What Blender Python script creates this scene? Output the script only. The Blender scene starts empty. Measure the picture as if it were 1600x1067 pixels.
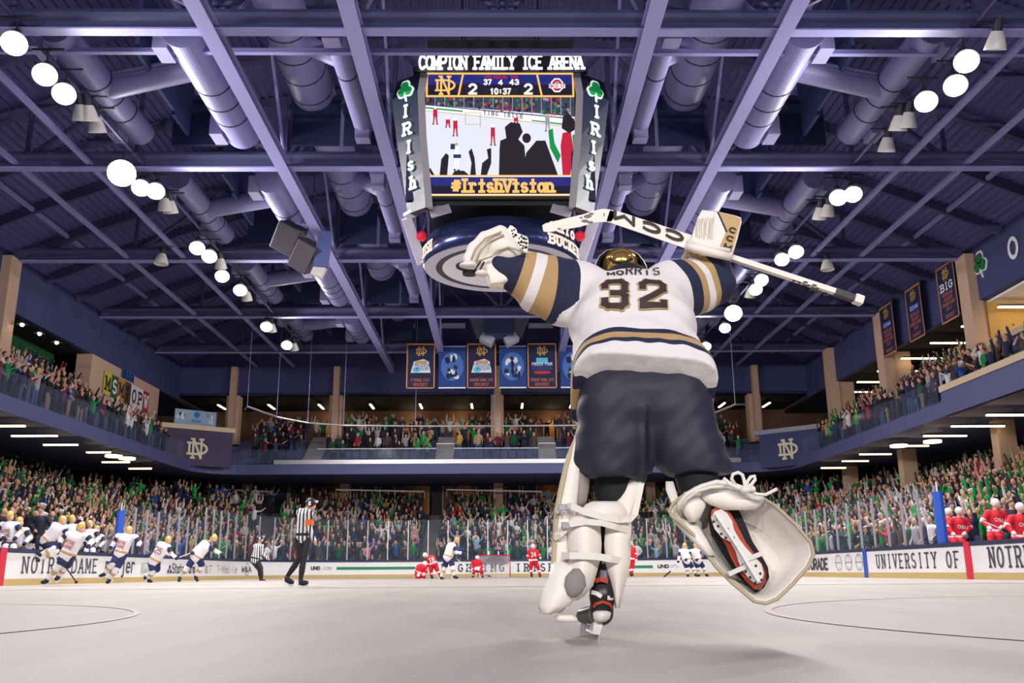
import bpy, bmesh, math, random
import numpy as np
from mathutils import Vector, Matrix
random.seed(7); np.random.seed(7)
sc = bpy.context.scene
COL = sc.collection
PI = math.pi
# ---------------------------------------------------------------- camera, world, exposure
F, H, PIT, YAW, ROL, CX, CY = 1410.0, .29, .24996, .01418, -.0066, .352, -26.39
cam = bpy.data.cameras.new('camera'); cam.sensor_width = 36; cam.lens = F / 1600 * 36
cam.clip_start = .05; cam.clip_end = 400
co = bpy.data.objects.new('camera', cam); COL.objects.link(co); sc.camera = co
cy_, sy_, cp_, sp_ = math.cos(YAW), math.sin(YAW), math.cos(PIT), math.sin(PIT)
FWD = Vector((sy_ * cp_, cy_ * cp_, sp_)); RGT = Vector((cy_, -sy_, 0)); UPV = RGT.cross(FWD)
cr_, sr_ = math.cos(ROL), math.sin(ROL)
R2 = RGT * cr_ + UPV * sr_; U2 = UPV * cr_ - RGT * sr_
co.matrix_world = Matrix(((R2.x, U2.x, -FWD.x, CX), (R2.y, U2.y, -FWD.y, CY), (R2.z, U2.z, -FWD.z, H), (0, 0, 0, 1)))
CAM = Vector((CX, CY, H))
def at(px, py, **k):
    """the point of the hall seen at (px, py) on the plane X=, Y= or Z="""
    d = FWD + R2 * ((px - 800) / F) - U2 * ((py - 533.5) / F)
    (a, v), = k.items(); i = 'XYZ'.index(a)
    return CAM + d * ((v - CAM[i]) / d[i])
def pix(p):
    d = Vector(p) - CAM; z = d.dot(FWD)
    return 800 + F * d.dot(R2) / z, 533.5 - F * d.dot(U2) / z, z
w = bpy.data.worlds.new('hall_air'); sc.world = w; w.use_nodes = True
w.node_tree.nodes['Background'].inputs[0].default_value = (.32, .34, .55, 1)
w.node_tree.nodes['Background'].inputs[1].default_value = .45
sc.view_settings.view_transform = 'Standard'; sc.view_settings.look = 'None'
sc.view_settings.gamma = 1; sc.view_settings.use_curve_mapping = False
sc.view_settings.exposure = 0.14
LAMP_W = 2000.0          # power of each hall lamp
try:
    sc.cycles.use_denoising = True
    sc.cycles.max_bounces = 6; sc.cycles.diffuse_bounces = 3; sc.cycles.glossy_bounces = 3
    sc.cycles.transparent_max_bounces = 24; sc.cycles.caustics_reflective = False; sc.cycles.caustics_refractive = False
    sc.cycles.sample_clamp_indirect = 6
except Exception: pass
# ---------------------------------------------------------------- materials
def lin(c): c /= 255; return c / 12.92 if c <= .04045 else ((c + .055) / 1.055) ** 2.4
MATS = {}
def mat(name, rgb, rough=.6, metal=0., emit=None, noise=0., nscale=8., bump=0., alpha=1., coat=0., spec=.5):
    if name in MATS: return MATS[name]
    m = bpy.data.materials.new(name); m.use_nodes = True; nt = m.node_tree; b = nt.nodes['Principled BSDF']
    c = (lin(rgb[0]), lin(rgb[1]), lin(rgb[2]), 1)
    b.inputs['Base Color'].default_value = c; b.inputs['Roughness'].default_value = rough; b.inputs['Metallic'].default_value = metal
    b.inputs['Specular IOR Level'].default_value = spec
    if coat: b.inputs['Coat Weight'].default_value = coat
    if alpha < 1: b.inputs['Alpha'].default_value = alpha
    if emit:
        b.inputs['Emission Color'].default_value = c; b.inputs['Emission Strength'].default_value = emit
    if noise or bump:
        tc = nt.nodes.new('ShaderNodeTexCoord'); n = nt.nodes.new('ShaderNodeTexNoise'); n.inputs['Scale'].default_value = nscale
        n.inputs['Detail'].default_value = 4; nt.links.new(tc.outputs['Object'], n.inputs['Vector'])
        if noise:
            mx = nt.nodes.new('ShaderNodeMix'); mx.data_type = 'RGBA'
            mx.inputs[6].default_value = tuple(x * (1 - noise) for x in c[:3]) + (1,); mx.inputs[7].default_value = tuple(min(1, x * (1 + noise)) for x in c[:3]) + (1,)
            nt.links.new(n.outputs['Fac'], mx.inputs[0]); nt.links.new(mx.outputs[2], b.inputs['Base Color'])
        if bump:
            bp = nt.nodes.new('ShaderNodeBump'); bp.inputs['Strength'].default_value = bump; bp.inputs['Distance'].default_value = .02
            nt.links.new(n.outputs['Fac'], bp.inputs['Height']); nt.links.new(bp.outputs['Normal'], b.inputs['Normal'])
    MATS[name] = m; return m
# ---------------------------------------------------------------- mesh collecting
def tag(o, label=None, cat=None, group=None, kind=None):
    if label: o['label'] = label
    if cat: o['category'] = cat
    if group: o['group'] = group
    if kind: o['kind'] = kind
    return o
def thing(name, label, cat, loc=(0, 0, 0), group=None, rz=0.):
    o = bpy.data.objects.new(name, None); o.empty_display_size = .2; COL.objects.link(o)
    o.location = loc; o.rotation_euler = (0, 0, rz); return tag(o, label, cat, group)
def wmat(o):
    m = Matrix.LocRotScale(o.location, o.rotation_euler, o.scale)
    return wmat(o.parent) @ m if o.parent else m
class MB:
    def __init__(s): s.v = []; s.f = []; s.m = []
    def add(s, vs, fs, mi=0):
        o = len(s.v); s.v.extend([tuple(x) for x in vs]); s.f.extend([tuple(i + o for i in f) for f in fs]); s.m.extend([mi] * len(fs)); return s
    def box(s, c, d, mi=0, rz=0., M=None):
        hx, hy, hz = d[0] / 2, d[1] / 2, d[2] / 2
        vs = [Vector((x, y, z)) for z in (-hz, hz) for x, y in ((-hx, -hy), (hx, -hy), (hx, hy), (-hx, hy))]
        R = M if M is not None else (Matrix.Rotation(rz, 3, 'Z') if rz else None)
        vs = [(R @ v if R is not None else v) + Vector(c) for v in vs]
        return s.add(vs, [(3, 2, 1, 0), (4, 5, 6, 7), (0, 1, 5, 4), (1, 2, 6, 5), (2, 3, 7, 6), (3, 0, 4, 7)], mi)
    def span(s, a, b, mi=0):
        return s.box([(a[i] + b[i]) / 2 for i in range(3)], [abs(b[i] - a[i]) for i in range(3)], mi)
    def bar(s, p, q, w, h, up=(0, 0, 1), mi=0):
        p, q = Vector(p), Vector(q); d = (q - p); L = d.length; d.normalize(); up = Vector(up)
        if abs(d.dot(up)) > .99: up = Vector((0, 1, 0)) if abs(d.y) < .9 else Vector((1, 0, 0))
        x = d.cross(up).normalized(); u = x.cross(d)
        M = Matrix((x, d, u)).transposed()
        return s.box((p + q) / 2, (w, L, h), mi, M=M)
    def tube(s, pts, r, n=8, mi=0, caps=True, closed=False):
        pts = [Vector(p) for p in pts]; N = len(pts); rs = r if hasattr(r, '__len__') else [r] * N
        vs = []; prev = None
        for i, p in enumerate(pts):
            if closed: d = pts[(i + 1) % N] - pts[i - 1]
            else: d = pts[min(i + 1, N - 1)] - pts[max(i - 1, 0)]
            d.normalize()
            if prev is None:
                a = Vector((0, 0, 1)) if abs(d.z) < .9 else Vector((1, 0, 0)); x = d.cross(a).normalized()
            else:
                x = (prev - d * prev.dot(d)).normalized()
            prev = x; y = d.cross(x)
            for k in range(n): t = 2 * PI * k / n; vs.append(p + (x * math.cos(t) + y * math.sin(t)) * rs[i])
        fs = []
        for i in range(N if closed else N - 1):
            j = (i + 1) % N
            for k in range(n): fs.append((i * n + k, i * n + (k + 1) % n, j * n + (k + 1) % n, j * n + k))
        if caps and not closed: fs += [tuple(range(n - 1, -1, -1)), tuple((N - 1) * n + k for k in range(n))]
        return s.add(vs, fs, mi)
    def lathe(s, prof, o=(0, 0, 0), axis=(0, 0, 1), n=16, mi=0, caps=True):
        ax = Vector(axis).normalized(); a = Vector((1, 0, 0)) if abs(ax.x) < .9 else Vector((0, 1, 0)); x = ax.cross(a).normalized(); y = ax.cross(x); o = Vector(o)
        vs = [o + ax * z + (x * math.cos(2 * PI * k / n) + y * math.sin(2 * PI * k / n)) * r for r, z in prof for k in range(n)]
        fs = [(i * n + k, i * n + (k + 1) % n, (i + 1) * n + (k + 1) % n, (i + 1) * n + k) for i in range(len(prof) - 1) for k in range(n)]
        if caps: fs += [tuple(range(n - 1, -1, -1)), tuple((len(prof) - 1) * n + k for k in range(n))]
        return s.add(vs, fs, mi)
    def prism(s, poly, fr, t, mi=0):
        """2-D polygon in frame fr=(o,u,v), thickness t along u x v"""
        o, u, v = (Vector(x) for x in fr); nn = u.cross(v).normalized() * t; k = len(poly)
        a = [o + u * x + v * y for x, y in poly]
        return s.add(a + [p + nn for p in a], [tuple(range(k - 1, -1, -1)), tuple(range(k, 2 * k))] + [(i, (i + 1) % k, k + (i + 1) % k, k + i) for i in range(k)], mi)
    def loft(s, rings, mi=0, caps=(True, True), closed=True):
        n = len(rings[0]); vs = [p for r in rings for p in r]; fs = []
        for i in range(len(rings) - 1):
            for k in range(n if closed else n - 1): fs.append((i * n + k, i * n + (k + 1) % n, (i + 1) * n + (k + 1) % n, (i + 1) * n + k))
        if caps[0]: fs.append(tuple(range(n - 1, -1, -1)))
        if caps[1]: fs.append(tuple((len(rings) - 1) * n + k for k in range(n)))
        return s.add(vs, fs, mi)
    def ball(s, c, r, n=10, mi=0, sc_=(1, 1, 1)):
        c = Vector(c); vs = []; fs = []; m = n // 2
        for i in range(m + 1):
            ph = PI * i / m
            for k in range(n): th = 2 * PI * k / n; vs.append(c + Vector((r * sc_[0] * math.sin(ph) * math.cos(th), r * sc_[1] * math.sin(ph) * math.sin(th), r * sc_[2] * math.cos(ph))))
        for i in range(m):
            for k in range(n): fs.append((i * n + k, (i + 1) * n + k, (i + 1) * n + (k + 1) % n, i * n + (k + 1) % n))
        return s.add(vs, fs, mi)
    def build(s, name, mats, parent=None, smooth=False, local=False, bevel=0):
        me = bpy.data.meshes.new(name); o = bpy.data.objects.new(name, me); COL.objects.link(o)
        vs = s.v
        if parent is not None:
            o.parent = parent
            if not local: iv = wmat(parent).inverted(); vs = [iv @ Vector(v) for v in vs]
        elif not local and vs:
            A = np.array([tuple(v) for v in vs]); lo, hi = A.min(0), A.max(0); c = ((lo[0] + hi[0]) / 2, (lo[1] + hi[1]) / 2, lo[2])
            vs = A - np.array(c); o.location = c; vs = [tuple(v) for v in vs]
        me.from_pydata([tuple(v) for v in vs], [], s.f)
        for m in (mats if isinstance(mats, (list, tuple)) else [mats]): me.materials.append(m)
        me.polygons.foreach_set('material_index', s.m)
        if smooth: me.polygons.foreach_set('use_smooth', [True] * len(s.f))
        me.update()
        if bevel:
            b = o.modifiers.new('edge', 'BEVEL'); b.width = bevel; b.segments = 2; b.limit_method = 'ANGLE'
        return o
def struct(name, mb, m, label=None, cat=None, **k):
    o = mb.build(name, m, **k); o['kind'] = 'structure'
    return tag(o, label, cat)
# ---------------------------------------------------------------- slab-serif stroke lettering, 4 x 6 cell
A_ = lambda cx, cy, rx, ry, a, b, n=8: [(cx + rx * math.cos(math.radians(a + (b - a) * i / n)), cy + ry * math.sin(math.radians(a + (b - a) * i / n))) for i in range(n + 1)]
GL = {
 'A': [[(0, 0), (2, 6), (4, 0)], [(.8, 2), (3.2, 2)]], 'B': [[(0.3, 0), (.3, 6)], [(.3, 6), (2.4, 6)] + A_(2.4, 4.6, 1.4, 1.4, 90, -90) + [(.3, 3.2)], [(2.4, 3.2)] + A_(2.4, 1.6, 1.6, 1.6, 90, -90) + [(.3, 0)]],
 'C': [A_(2, 3, 2, 3, 45, 315, 14)], 'D': [[(.3, 0), (.3, 6)], [(.3, 6), (2, 6)] + A_(2, 3, 2, 3, 90, -90, 10) + [(.3, 0)]],
 'E': [[(.3, 0), (.3, 6)], [(.3, 6), (3.8, 6)], [(.3, 3), (2.8, 3)], [(.3, 0), (3.8, 0)]], 'F': [[(.3, 0), (.3, 6)], [(.3, 6), (3.8, 6)], [(.3, 3), (2.8, 3)]],
 'G': [A_(2, 3, 2, 3, 45, 330, 14) + [(3.8, 2.8), (2.4, 2.8)]], 'H': [[(.3, 0), (.3, 6)], [(3.7, 0), (3.7, 6)], [(.3, 3), (3.7, 3)]], 'I': [[(2, 0), (2, 6)]],
 'J': [[(3, 6), (3, 1.5)] + A_(1.6, 1.5, 1.4, 1.5, 0, -150)], 'K': [[(.3, 0), (.3, 6)], [(3.7, 6), (.3, 2.6)], [(1.4, 3.6), (3.8, 0)]], 'L': [[(.3, 6), (.3, 0)], [(.3, 0), (3.7, 0)]],
 'M': [[(0, 0), (0, 6), (2, 1.5), (4, 6), (4, 0)]], 'N': [[(.2, 0), (.2, 6), (3.8, 0), (3.8, 6)]], 'O': [A_(2, 3, 2, 3, 0, 360, 18)], 'P': [[(.3, 0), (.3, 6)], [(.3, 6), (2.4, 6)] + A_(2.4, 4.4, 1.5, 1.6, 90, -90) + [(.3, 2.8)]],
 'Q': [A_(2, 3, 2, 3, 0, 360, 18), [(2.4, 1.4), (4, -.4)]], 'R': [[(.3, 0), (.3, 6)], [(.3, 6), (2.4, 6)] + A_(2.4, 4.5, 1.4, 1.5, 90, -90) + [(.3, 3)], [(2, 3), (3.9, 0)]],
 'S': [A_(2, 4.5, 1.7, 1.5, 40, 270, 9) + A_(2, 1.5, 1.8, 1.5, 90, -150, 9)], 'T': [[(2, 0), (2, 6)], [(0, 6), (4, 6)]], 'U': [[(.3, 6), (.3, 2)] + A_(2, 2, 1.7, 2, 180, 360, 8) + [(3.7, 6)]],
 'V': [[(0, 6), (2, 0), (4, 6)]], 'W': [[(0, 6), (1, 0), (2, 4.5), (3, 0), (4, 6)]], 'X': [[(.2, 0), (3.8, 6)], [(.2, 6), (3.8, 0)]], 'Y': [[(0, 6), (2, 3), (4, 6)], [(2, 3), (2, 0)]], 'Z': [[(.2, 6), (3.8, 6), (.2, 0), (3.8, 0)]],
 '0': [A_(2, 3, 1.8, 3, 0, 360, 16)], '1': [[(.8, 4.6), (2, 6), (2, 0)]], '2': [A_(2, 4.2, 1.7, 1.8, 160, -30, 9) + [(.3, 0), (3.8, 0)]], '3': [A_(2, 4.5, 1.6, 1.5, 150, -90, 9), A_(2, 1.5, 1.8, 1.5, 90, -150, 9)],
 '4': [[(2.9, 0), (2.9, 6), (.2, 1.8), (4, 1.8)]], '7': [[(.2, 6), (3.8, 6), (1.5, 0)]], '5': [[(3.6, 6), (.8, 6), (.6, 3.3)] + A_(2, 1.9, 1.8, 1.9, 110, -150, 9)], '8': [A_(2, 4.5, 1.5, 1.5, 0, 360, 12), A_(2, 1.5, 1.8, 1.5, 0, 360, 12)],
 '9': [A_(2, 4.2, 1.7, 1.8, 0, 360, 12), [(3.7, 4.2), (2.2, 0)]], '6': [A_(2, 1.8, 1.7, 1.8, 0, 360, 12), [(.3, 1.8), (2, 6)]], ':': [[(2, 1.2), (2, 2)], [(2, 3.8), (2, 4.6)]], '.': [[(2, 0), (2, .7)]], '-': [[(.6, 3), (3.4, 3)]],
 '#': [[(1, .6), (1.6, 5.4)], [(2.6, .6), (3.2, 5.4)], [(.2, 4), (4, 4)], [(0, 2.2), (3.8, 2.2)]], '&': [[(3.8, 0), (.9, 4.5)] + A_(1.8, 4.8, 1, 1.1, 180, 0, 6) + [(.4, 1.8)] + A_(1.8, 1.5, 1.5, 1.5, 170, 330, 6) + [(3.8, 2.6)]],
 'r': [[(1, 0), (1, 4)], A_(2.2, 2.6, 1.2, 1.4, 170, 40, 6)], 'i': [[(2, 0), (2, 4)], [(2, 5.1), (2, 5.9)]], 's': [A_(2, 3, 1.2, 1, 40, 270, 8) + A_(2, 1, 1.3, 1, 90, -150, 8)], 'h': [[(.6, 0), (.6, 6)], A_(1.9, 2.4, 1.4, 1.6, 170, 0, 8) + [(3.3, 0)]],
 'o': [A_(2, 2, 1.5, 2, 0, 360, 14)], 'n': [[(.6, 0), (.6, 4)], A_(1.9, 2.4, 1.4, 1.6, 170, 0, 8) + [(3.3, 0)]], 'e': [[(.5, 2.1), (3.5, 2.1)] + A_(2, 2, 1.5, 2, 0, 310, 12)], 'j': [[(2.4, 4), (2.4, -.6)] + A_(1.4, -.6, 1, 1, 0, -120, 5), [(2.4, 5.1), (2.4, 5.9)]],
 'a': [A_(1.9, 2, 1.5, 2, 0, 360, 12), [(3.4, 4), (3.4, 0)]], 't': [[(1.8, 5.6), (1.8, .8)] + A_(2.6, .8, .8, .8, 180, 300, 4), [(.6, 4), (3.2, 4)]], 'm': [[(.2, 0), (.2, 4)], A_(1.1, 2.6, .9, 1.4, 170, 0, 6) + [(2, 0)], A_(2.9, 2.6, .9, 1.4, 170, 0, 6) + [(3.8, 0)]], 'b': [[(.5, 0), (.5, 6)], A_(2, 2, 1.5, 2, 0, 360, 12)], 'l': [[(2, 0), (2, 6)]],
}
SERIFS = set('AFHIKMNPRTUVWXYirhnmDBEL1')
def glyph(mb, ch, fr, w, h, st, serif=True, t=0., mi=0):
    """one character in frame (o,u,v): cell w x h, stroke st (metres)"""
    o, u, v = (Vector(x) for x in fr); sx, sy = w / 4, h / 6; nn = u.cross(v).normalized()
    def quad(a, b):
        d = Vector((b[0] - a[0], b[1] - a[1])); L = d.length
        if L < 1e-6: return
        d /= L; e = d * st * .42; q = Vector((-d.y, d.x)) * st / 2
        P = [(a[0] - e.x + q.x, a[1] - e.y + q.y), (a[0] - e.x - q.x, a[1] - e.y - q.y), (b[0] + e.x - q.x, b[1] + e.y - q.y), (b[0] + e.x + q.x, b[1] + e.y + q.y)]
        lay[0] += 1; e_ = nn * (.00025 * lay[0])
        if t: mb.prism(P, (o, u, v), t + .00025 * lay[0], mi)
        else: mb.add([o + u * x + v * y + e_ for x, y in P], [(0, 1, 2, 3)], mi)
    lay = [0]
    for pl in GL.get(ch, []):
        P = [(x * sx, y * sy) for x, y in pl]
        for a, b in zip(P, P[1:]): quad(a, b)
        if serif and ch in SERIFS:
            for e, e2 in ((0, 1), (-1, -2)):
                x, y = pl[e]; x2, y2 = pl[e2]
                if (abs(y) < .01 or abs(y - 6) < .01 or (ch.islower() and abs(y - 4) < .01)) and abs(y2 - y) > .5:
                    quad((x * sx - st * .75, y * sy), (x * sx + st * .75, y * sy))
            if ch in 'MN' :
                for x, y in pl[1:-1]:
                    if abs(y - 6) < .01 and x < 1: quad((x * sx - st * .9, y * sy), (x * sx + st * .3, y * sy))
def text(mb, s, fr, width, h, st, gap=.35, serif=True, t=0., mi=0):
    """a line of text, left end at frame origin, total width"""
    o, u, v = (Vector(x) for x in fr); adv = width / (len(s) + (len(s) - 1) * gap) ; p = 0
    for ch in s:
        if ch != ' ': glyph(mb, ch, (o + u * p, u, v), adv, h, st, serif, t, mi)
        p += adv * (1 + gap)
def ngon(cx, cy, rx, ry, n=16, a0=0.): return [(cx + rx * math.cos(a0 + 2 * PI * i / n), cy + ry * math.sin(a0 + 2 * PI * i / n)) for i in range(n)]
def flat(mb, poly, fr, mi=0):
    o, u, v = (Vector(x) for x in fr); mb.add([o + u * x + v * y for x, y in poly], [tuple(range(len(poly)))], mi)
def nd_mark(mb, fr, w, h, t=0., mi=0, k=1.):
    """interlocked N and D monogram, lower left at the frame origin"""
    o, u, v = (Vector(x) for x in fr); st = h * .115 * k
    glyph(mb, 'N', (o + u * w * .27, u, v), w * .46, h, st, True, t, mi)
    glyph(mb, 'D', (o + u * w * .02 + v * h * .21, u, v), w * .98, h * .58, st, True, t, mi)
def shamrock(mb, fr, s, t=0., mi=0, mi2=None):
    o, u, v = (Vector(x) for x in fr)
    for a in (90, 205, -25):
        c = (s * .27 * math.cos(math.radians(a)), s * .27 * math.sin(math.radians(a)) + s * .08)
        P = []
        for i in range(18):
            q = 2 * PI * i / 18; r = s * .27 * (1 - .22 * math.exp(-((((q - math.radians(a)) + PI) % (2 * PI)) - PI) ** 2 / .1)); P.append((c[0] + r * math.cos(q), c[1] + r * math.sin(q)))
        if t: mb.prism(P, (o, u, v), t, mi)
        else: flat(mb, P, (o, u, v), mi)
    st = [(-.04 * s, -.05 * s), (.04 * s, -.05 * s), (.1 * s, -.55 * s), (.0 * s, -.5 * s)]
    if t: mb.prism(st, (o, u, v), t, mi if mi2 is None else mi2)
    else: flat(mb, st, (o, u, v), mi if mi2 is None else mi2)
# ================================================================ THE HALL
M_ice = mat('ice', (168, 162, 157), .65, spec=.15)
def ice_nodes(m):
    """skate-scraped ice: broad cloudiness, long fine scratches, a few loose snow flecks"""
    nt = m.node_tree; b = nt.nodes['Principled BSDF']; N = nt.nodes.new; L = nt.links.new
    tc = N('ShaderNodeTexCoord'); mp = N('ShaderNodeMapping'); mp.inputs['Scale'].default_value = (2.2, .35, 1); mp.inputs['Rotation'].default_value = (0, 0, .9); L(tc.outputs['Object'], mp.inputs[0])
    a = N('ShaderNodeTexNoise'); a.inputs['Scale'].default_value = .8; a.inputs['Detail'].default_value = 8; a.inputs['Roughness'].default_value = .65; L(mp.outputs[0], a.inputs['Vector'])
    r = N('ShaderNodeValToRGB'); e = r.color_ramp.elements; e[0].position = .3; e[0].color = (lin(160), lin(152), lin(145), 1); e[1].position = .7; e[1].color = (lin(176), lin(169), lin(163), 1); L(a.outputs['Fac'], r.inputs[0])
    v = N('ShaderNodeTexVoronoi'); v.inputs['Scale'].default_value = 9; L(tc.outputs['Object'], v.inputs['Vector'])
    g = N('ShaderNodeMath'); g.operation = 'LESS_THAN'; g.inputs[1].default_value = .05; L(v.outputs['Distance'], g.inputs[0])
    mx = N('ShaderNodeMix'); mx.data_type = 'RGBA'; L(g.outputs[0], mx.inputs[0]); L(r.outputs[0], mx.inputs[6]); mx.inputs[7].default_value = (.72, .71, .7, 1); L(mx.outputs[2], b.inputs['Base Color'])
    bp = N('ShaderNodeBump'); bp.inputs['Strength'].default_value = .06; bp.inputs['Distance'].default_value = .02; L(a.outputs['Fac'], bp.inputs['Height']); L(bp.outputs['Normal'], b.inputs['Normal'])
ice_nodes(M_ice)
M_conc = mat('concrete', (92, 90, 98), .8, noise=.15, nscale=2)
M_navy = mat('navy_wall_paint', (60, 64, 112), .75, noise=.06, nscale=1.2)
M_navy_d = mat('dark_navy_paint', (26, 29, 56), .8)
M_deck = mat('roof_deck', (96, 98, 156), .7)
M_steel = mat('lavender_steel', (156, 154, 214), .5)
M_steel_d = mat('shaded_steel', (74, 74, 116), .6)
M_tan = mat('tan_block', (200, 168, 146), .85, noise=.12, nscale=6)
M_tancap = mat('tan_cap', (214, 190, 160), .6)
M_brown = mat('brown_wall', (120, 88, 66), .8, noise=.08, nscale=3)
M_black = mat('black', (14, 14, 20), .6)
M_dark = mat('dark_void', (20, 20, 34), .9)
M_white = mat('white', (240, 240, 242), .5)
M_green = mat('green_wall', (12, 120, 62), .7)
M_silver = mat('brushed_metal', (190, 188, 192), .3, metal=.8)
M_warm = mat('warm_tube', (255, 226, 170), .5, emit=6.)
M_lav = mat('fascia_lavender', (84, 86, 134), .6)
ordn = ('first', 'second', 'third', 'fourth', 'fifth', 'sixth', 'seventh', 'eighth', 'ninth', 'tenth', 'eleventh', 'twelfth')
RW, RL, RR = 13.716, 30.48, 8.53
def rr_path(W, L, R, y0=-12., step=.6):
    """rounded-rectangle run: up the left side, round the far end, down the right side -> [(x, y, nx, ny)] with outward normal"""
    P = []
    n = max(2, int((L - R - y0) / step))
    for i in range(n): P.append((-W, y0 + (L - R - y0) * i / n, -1., 0.))
    m = max(6, int(R * 1.57 / step))
    for i in range(m): a = PI - PI / 2 * i / m; P.append((-W + R + R * math.cos(a), L - R + R * math.sin(a), math.cos(a), math.sin(a)))
    n2 = max(2, int(2 * (W - R) / step))
    for i in range(n2): P.append((-W + R + 2 * (W - R) * i / n2, L, 0., 1.))
    for i in range(m): a = PI / 2 - PI / 2 * i / m; P.append((W - R + R * math.cos(a), L - R + R * math.sin(a), math.cos(a), math.sin(a)))
    for i in range(n + 1): P.append((W, L - R - (L - R - y0) * i / n, 1., 0.))
    return P
def sweep(mb, path, prof, mi=0, closed=True):
    """profile [(offset outward, z)] along a path"""
    rings = [[(x + nx * o, y + ny * o, z) for o, z in prof] for x, y, nx, ny in path]
    mb.loft(rings, mi, (closed, closed), closed)
# ---- ice and floor
path = rr_path(RW, RL, RR, -31.)
mb = MB(); mb.add([(x, y, 0) for x, y, _, _ in path] + [], [tuple(range(len(path)))[::-1]]); ice = struct('floor', mb, M_ice, 'white rink ice with faint red face-off circles', 'ice')
M_redline = mat('faded_red_line', (172, 142, 142), .65); M_blueline = mat('faded_blue_line', (158, 162, 186), .65)
def ice_ring(c, r, wd=.05, z=.004):
    mb = MB(); n = 96; mb.loft([[(c[0] + q * math.cos(2 * PI * i / n), c[1] + q * math.sin(2 * PI * i / n), z) for i in range(n)] for q in (r - wd, r)], 0, (False, False)); return mb
for cx in (-6.7, 6.7):
    for cy in (-20.7, 20.7):
        mb = ice_ring((cx, cy), 4.57); mb.add([(cx + .3 * math.cos(2 * PI * i / 24), cy + .3 * math.sin(2 * PI * i / 24), .004) for i in range(24)], [tuple(range(24))]); mb.build('face_off_circle', M_redline, ice)
mb = ice_ring((0, 0), 4.57); mb.build('centre_circle', M_blueline, ice)
for y, m_, n_ in ((0, M_redline, 'red_line'), (-7.5, M_blueline, 'blue_line'), (7.5, M_blueline, 'blue_line')):
    mb = MB(); mb.add([(-RW, y - .15, .005), (RW, y - .15, .005), (RW, y + .15, .005), (-RW, y + .15, .005)], [(0, 1, 2, 3)]); mb.build(n_, m_, ice)
mb = MB(); mb.add([(-12.6, 26.8, .005), (12.6, 26.8, .005), (12.6, 26.85, .005), (-12.6, 26.85, .005)], [(0, 1, 2, 3)]); mb.build('goal_line', M_redline, ice)
mb = MB(); mb.span((-34, -52, -.3), (34, 46, -.06)); struct('floor', mb, M_conc, 'concrete slab around the rink', 'floor')
# ---- lower stand: stepped tiers swept round three sides
LOW = [(2.3 + .82 * i, .45 + .36 * i) for i in range(12)]
prof = [(.35, -.05), (.35, .3), (2.2, .3)]
for o, z in LOW: prof += [(o, z), (o + .82, z)]
prof += [(11.9 + .3, 4.42), (12.2, -.05)]
mb = MB(); sweep(mb, rr_path(RW, RL, RR, -12.), prof); struct('wall_lower_stand', mb, M_conc, 'stepped concrete tiers of the lower stand', 'stand')
# ---- upper deck
UW, UL, UR = 19.5, 34.0, 3.0
UP = [(.55 + .8 * i, 7.4 + .5 * i) for i in range(5)]
prof = [(0, 6.65), (0, 7.32), (.12, 7.32)]
for o, z in UP: prof += [(o, z), (o + .8, z)]
prof += [(10.5, 9.4), (10.5, 6.65)]
mb = MB(); sweep(mb, rr_path(UW, UL, UR, -12.), prof); struct('wall_upper_deck', mb, M_lav, 'navy fascia and tiers of the upper balcony', 'balcony')
mb = MB(); sweep(mb, [p for p in rr_path(UW, UL, UR, -12.) if p[1] > 33.9 and -15.2 < p[0] < 17], [(-.06, 7.32), (-.06, 7.6), (.14, 7.6), (.14, 7.32)]); struct('trim_1', mb, M_silver, 'silver sill along the far balcony', 'sill')
# right-hand nearer part: taller parapet with a tan cap
mb = MB(); mb.span((19.42, -12, 6.65), (19.62, 11.75, 7.68)); struct('wall_parapet', mb, M_lav, 'navy parapet of the right balcony below its tan cap', 'parapet')
mb = MB(); mb.span((19.36, -12, 7.68), (19.72, 11.78, 7.95)); struct('trim_2', mb, M_tancap, 'tan cap on the right balcony parapet', 'cap')
# soffit strip is the deck underside; back walls of both levels
mb = MB()
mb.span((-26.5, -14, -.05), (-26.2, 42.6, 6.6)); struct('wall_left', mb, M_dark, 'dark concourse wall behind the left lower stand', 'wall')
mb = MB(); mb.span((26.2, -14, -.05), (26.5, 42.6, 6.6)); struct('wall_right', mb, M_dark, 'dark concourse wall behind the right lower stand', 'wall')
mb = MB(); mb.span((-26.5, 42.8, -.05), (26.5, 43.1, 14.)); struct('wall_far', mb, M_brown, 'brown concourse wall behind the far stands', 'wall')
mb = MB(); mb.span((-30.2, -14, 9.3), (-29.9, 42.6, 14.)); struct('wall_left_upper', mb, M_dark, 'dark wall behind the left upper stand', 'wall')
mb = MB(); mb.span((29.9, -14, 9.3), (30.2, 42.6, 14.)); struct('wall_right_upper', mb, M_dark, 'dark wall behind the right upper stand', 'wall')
# upper walls over the open concourse
for s, nm in ((-1, 'left'), (1, 'right')):
    mb = MB(); mb.span((s * 22.15, -14, 12.1), (s * 22.45, 36.4, 15.2)); struct('wall_' + nm + '_clerestory', mb, M_navy, 'navy wall above the ' + nm + ' upper stand', 'wall')
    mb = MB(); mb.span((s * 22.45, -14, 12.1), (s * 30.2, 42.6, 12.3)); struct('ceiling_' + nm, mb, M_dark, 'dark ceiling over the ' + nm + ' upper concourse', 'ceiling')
def roof_z(x): return 14.6 + 5.2 * (1 - (x / 22.3) ** 2)
mb = MB(); P = [(-22.3, 12.4), (22.3, 12.4)] + [(22.3 - 44.6 * i / 20, roof_z(22.3 - 44.6 * i / 20)) for i in range(21)]
mb.prism(P, ((0, 36.2, 0), (1, 0, 0), (0, 0, 1)), -.3); struct('wall_far_gable', mb, M_navy, 'navy gable wall above the far upper stand', 'wall')
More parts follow.
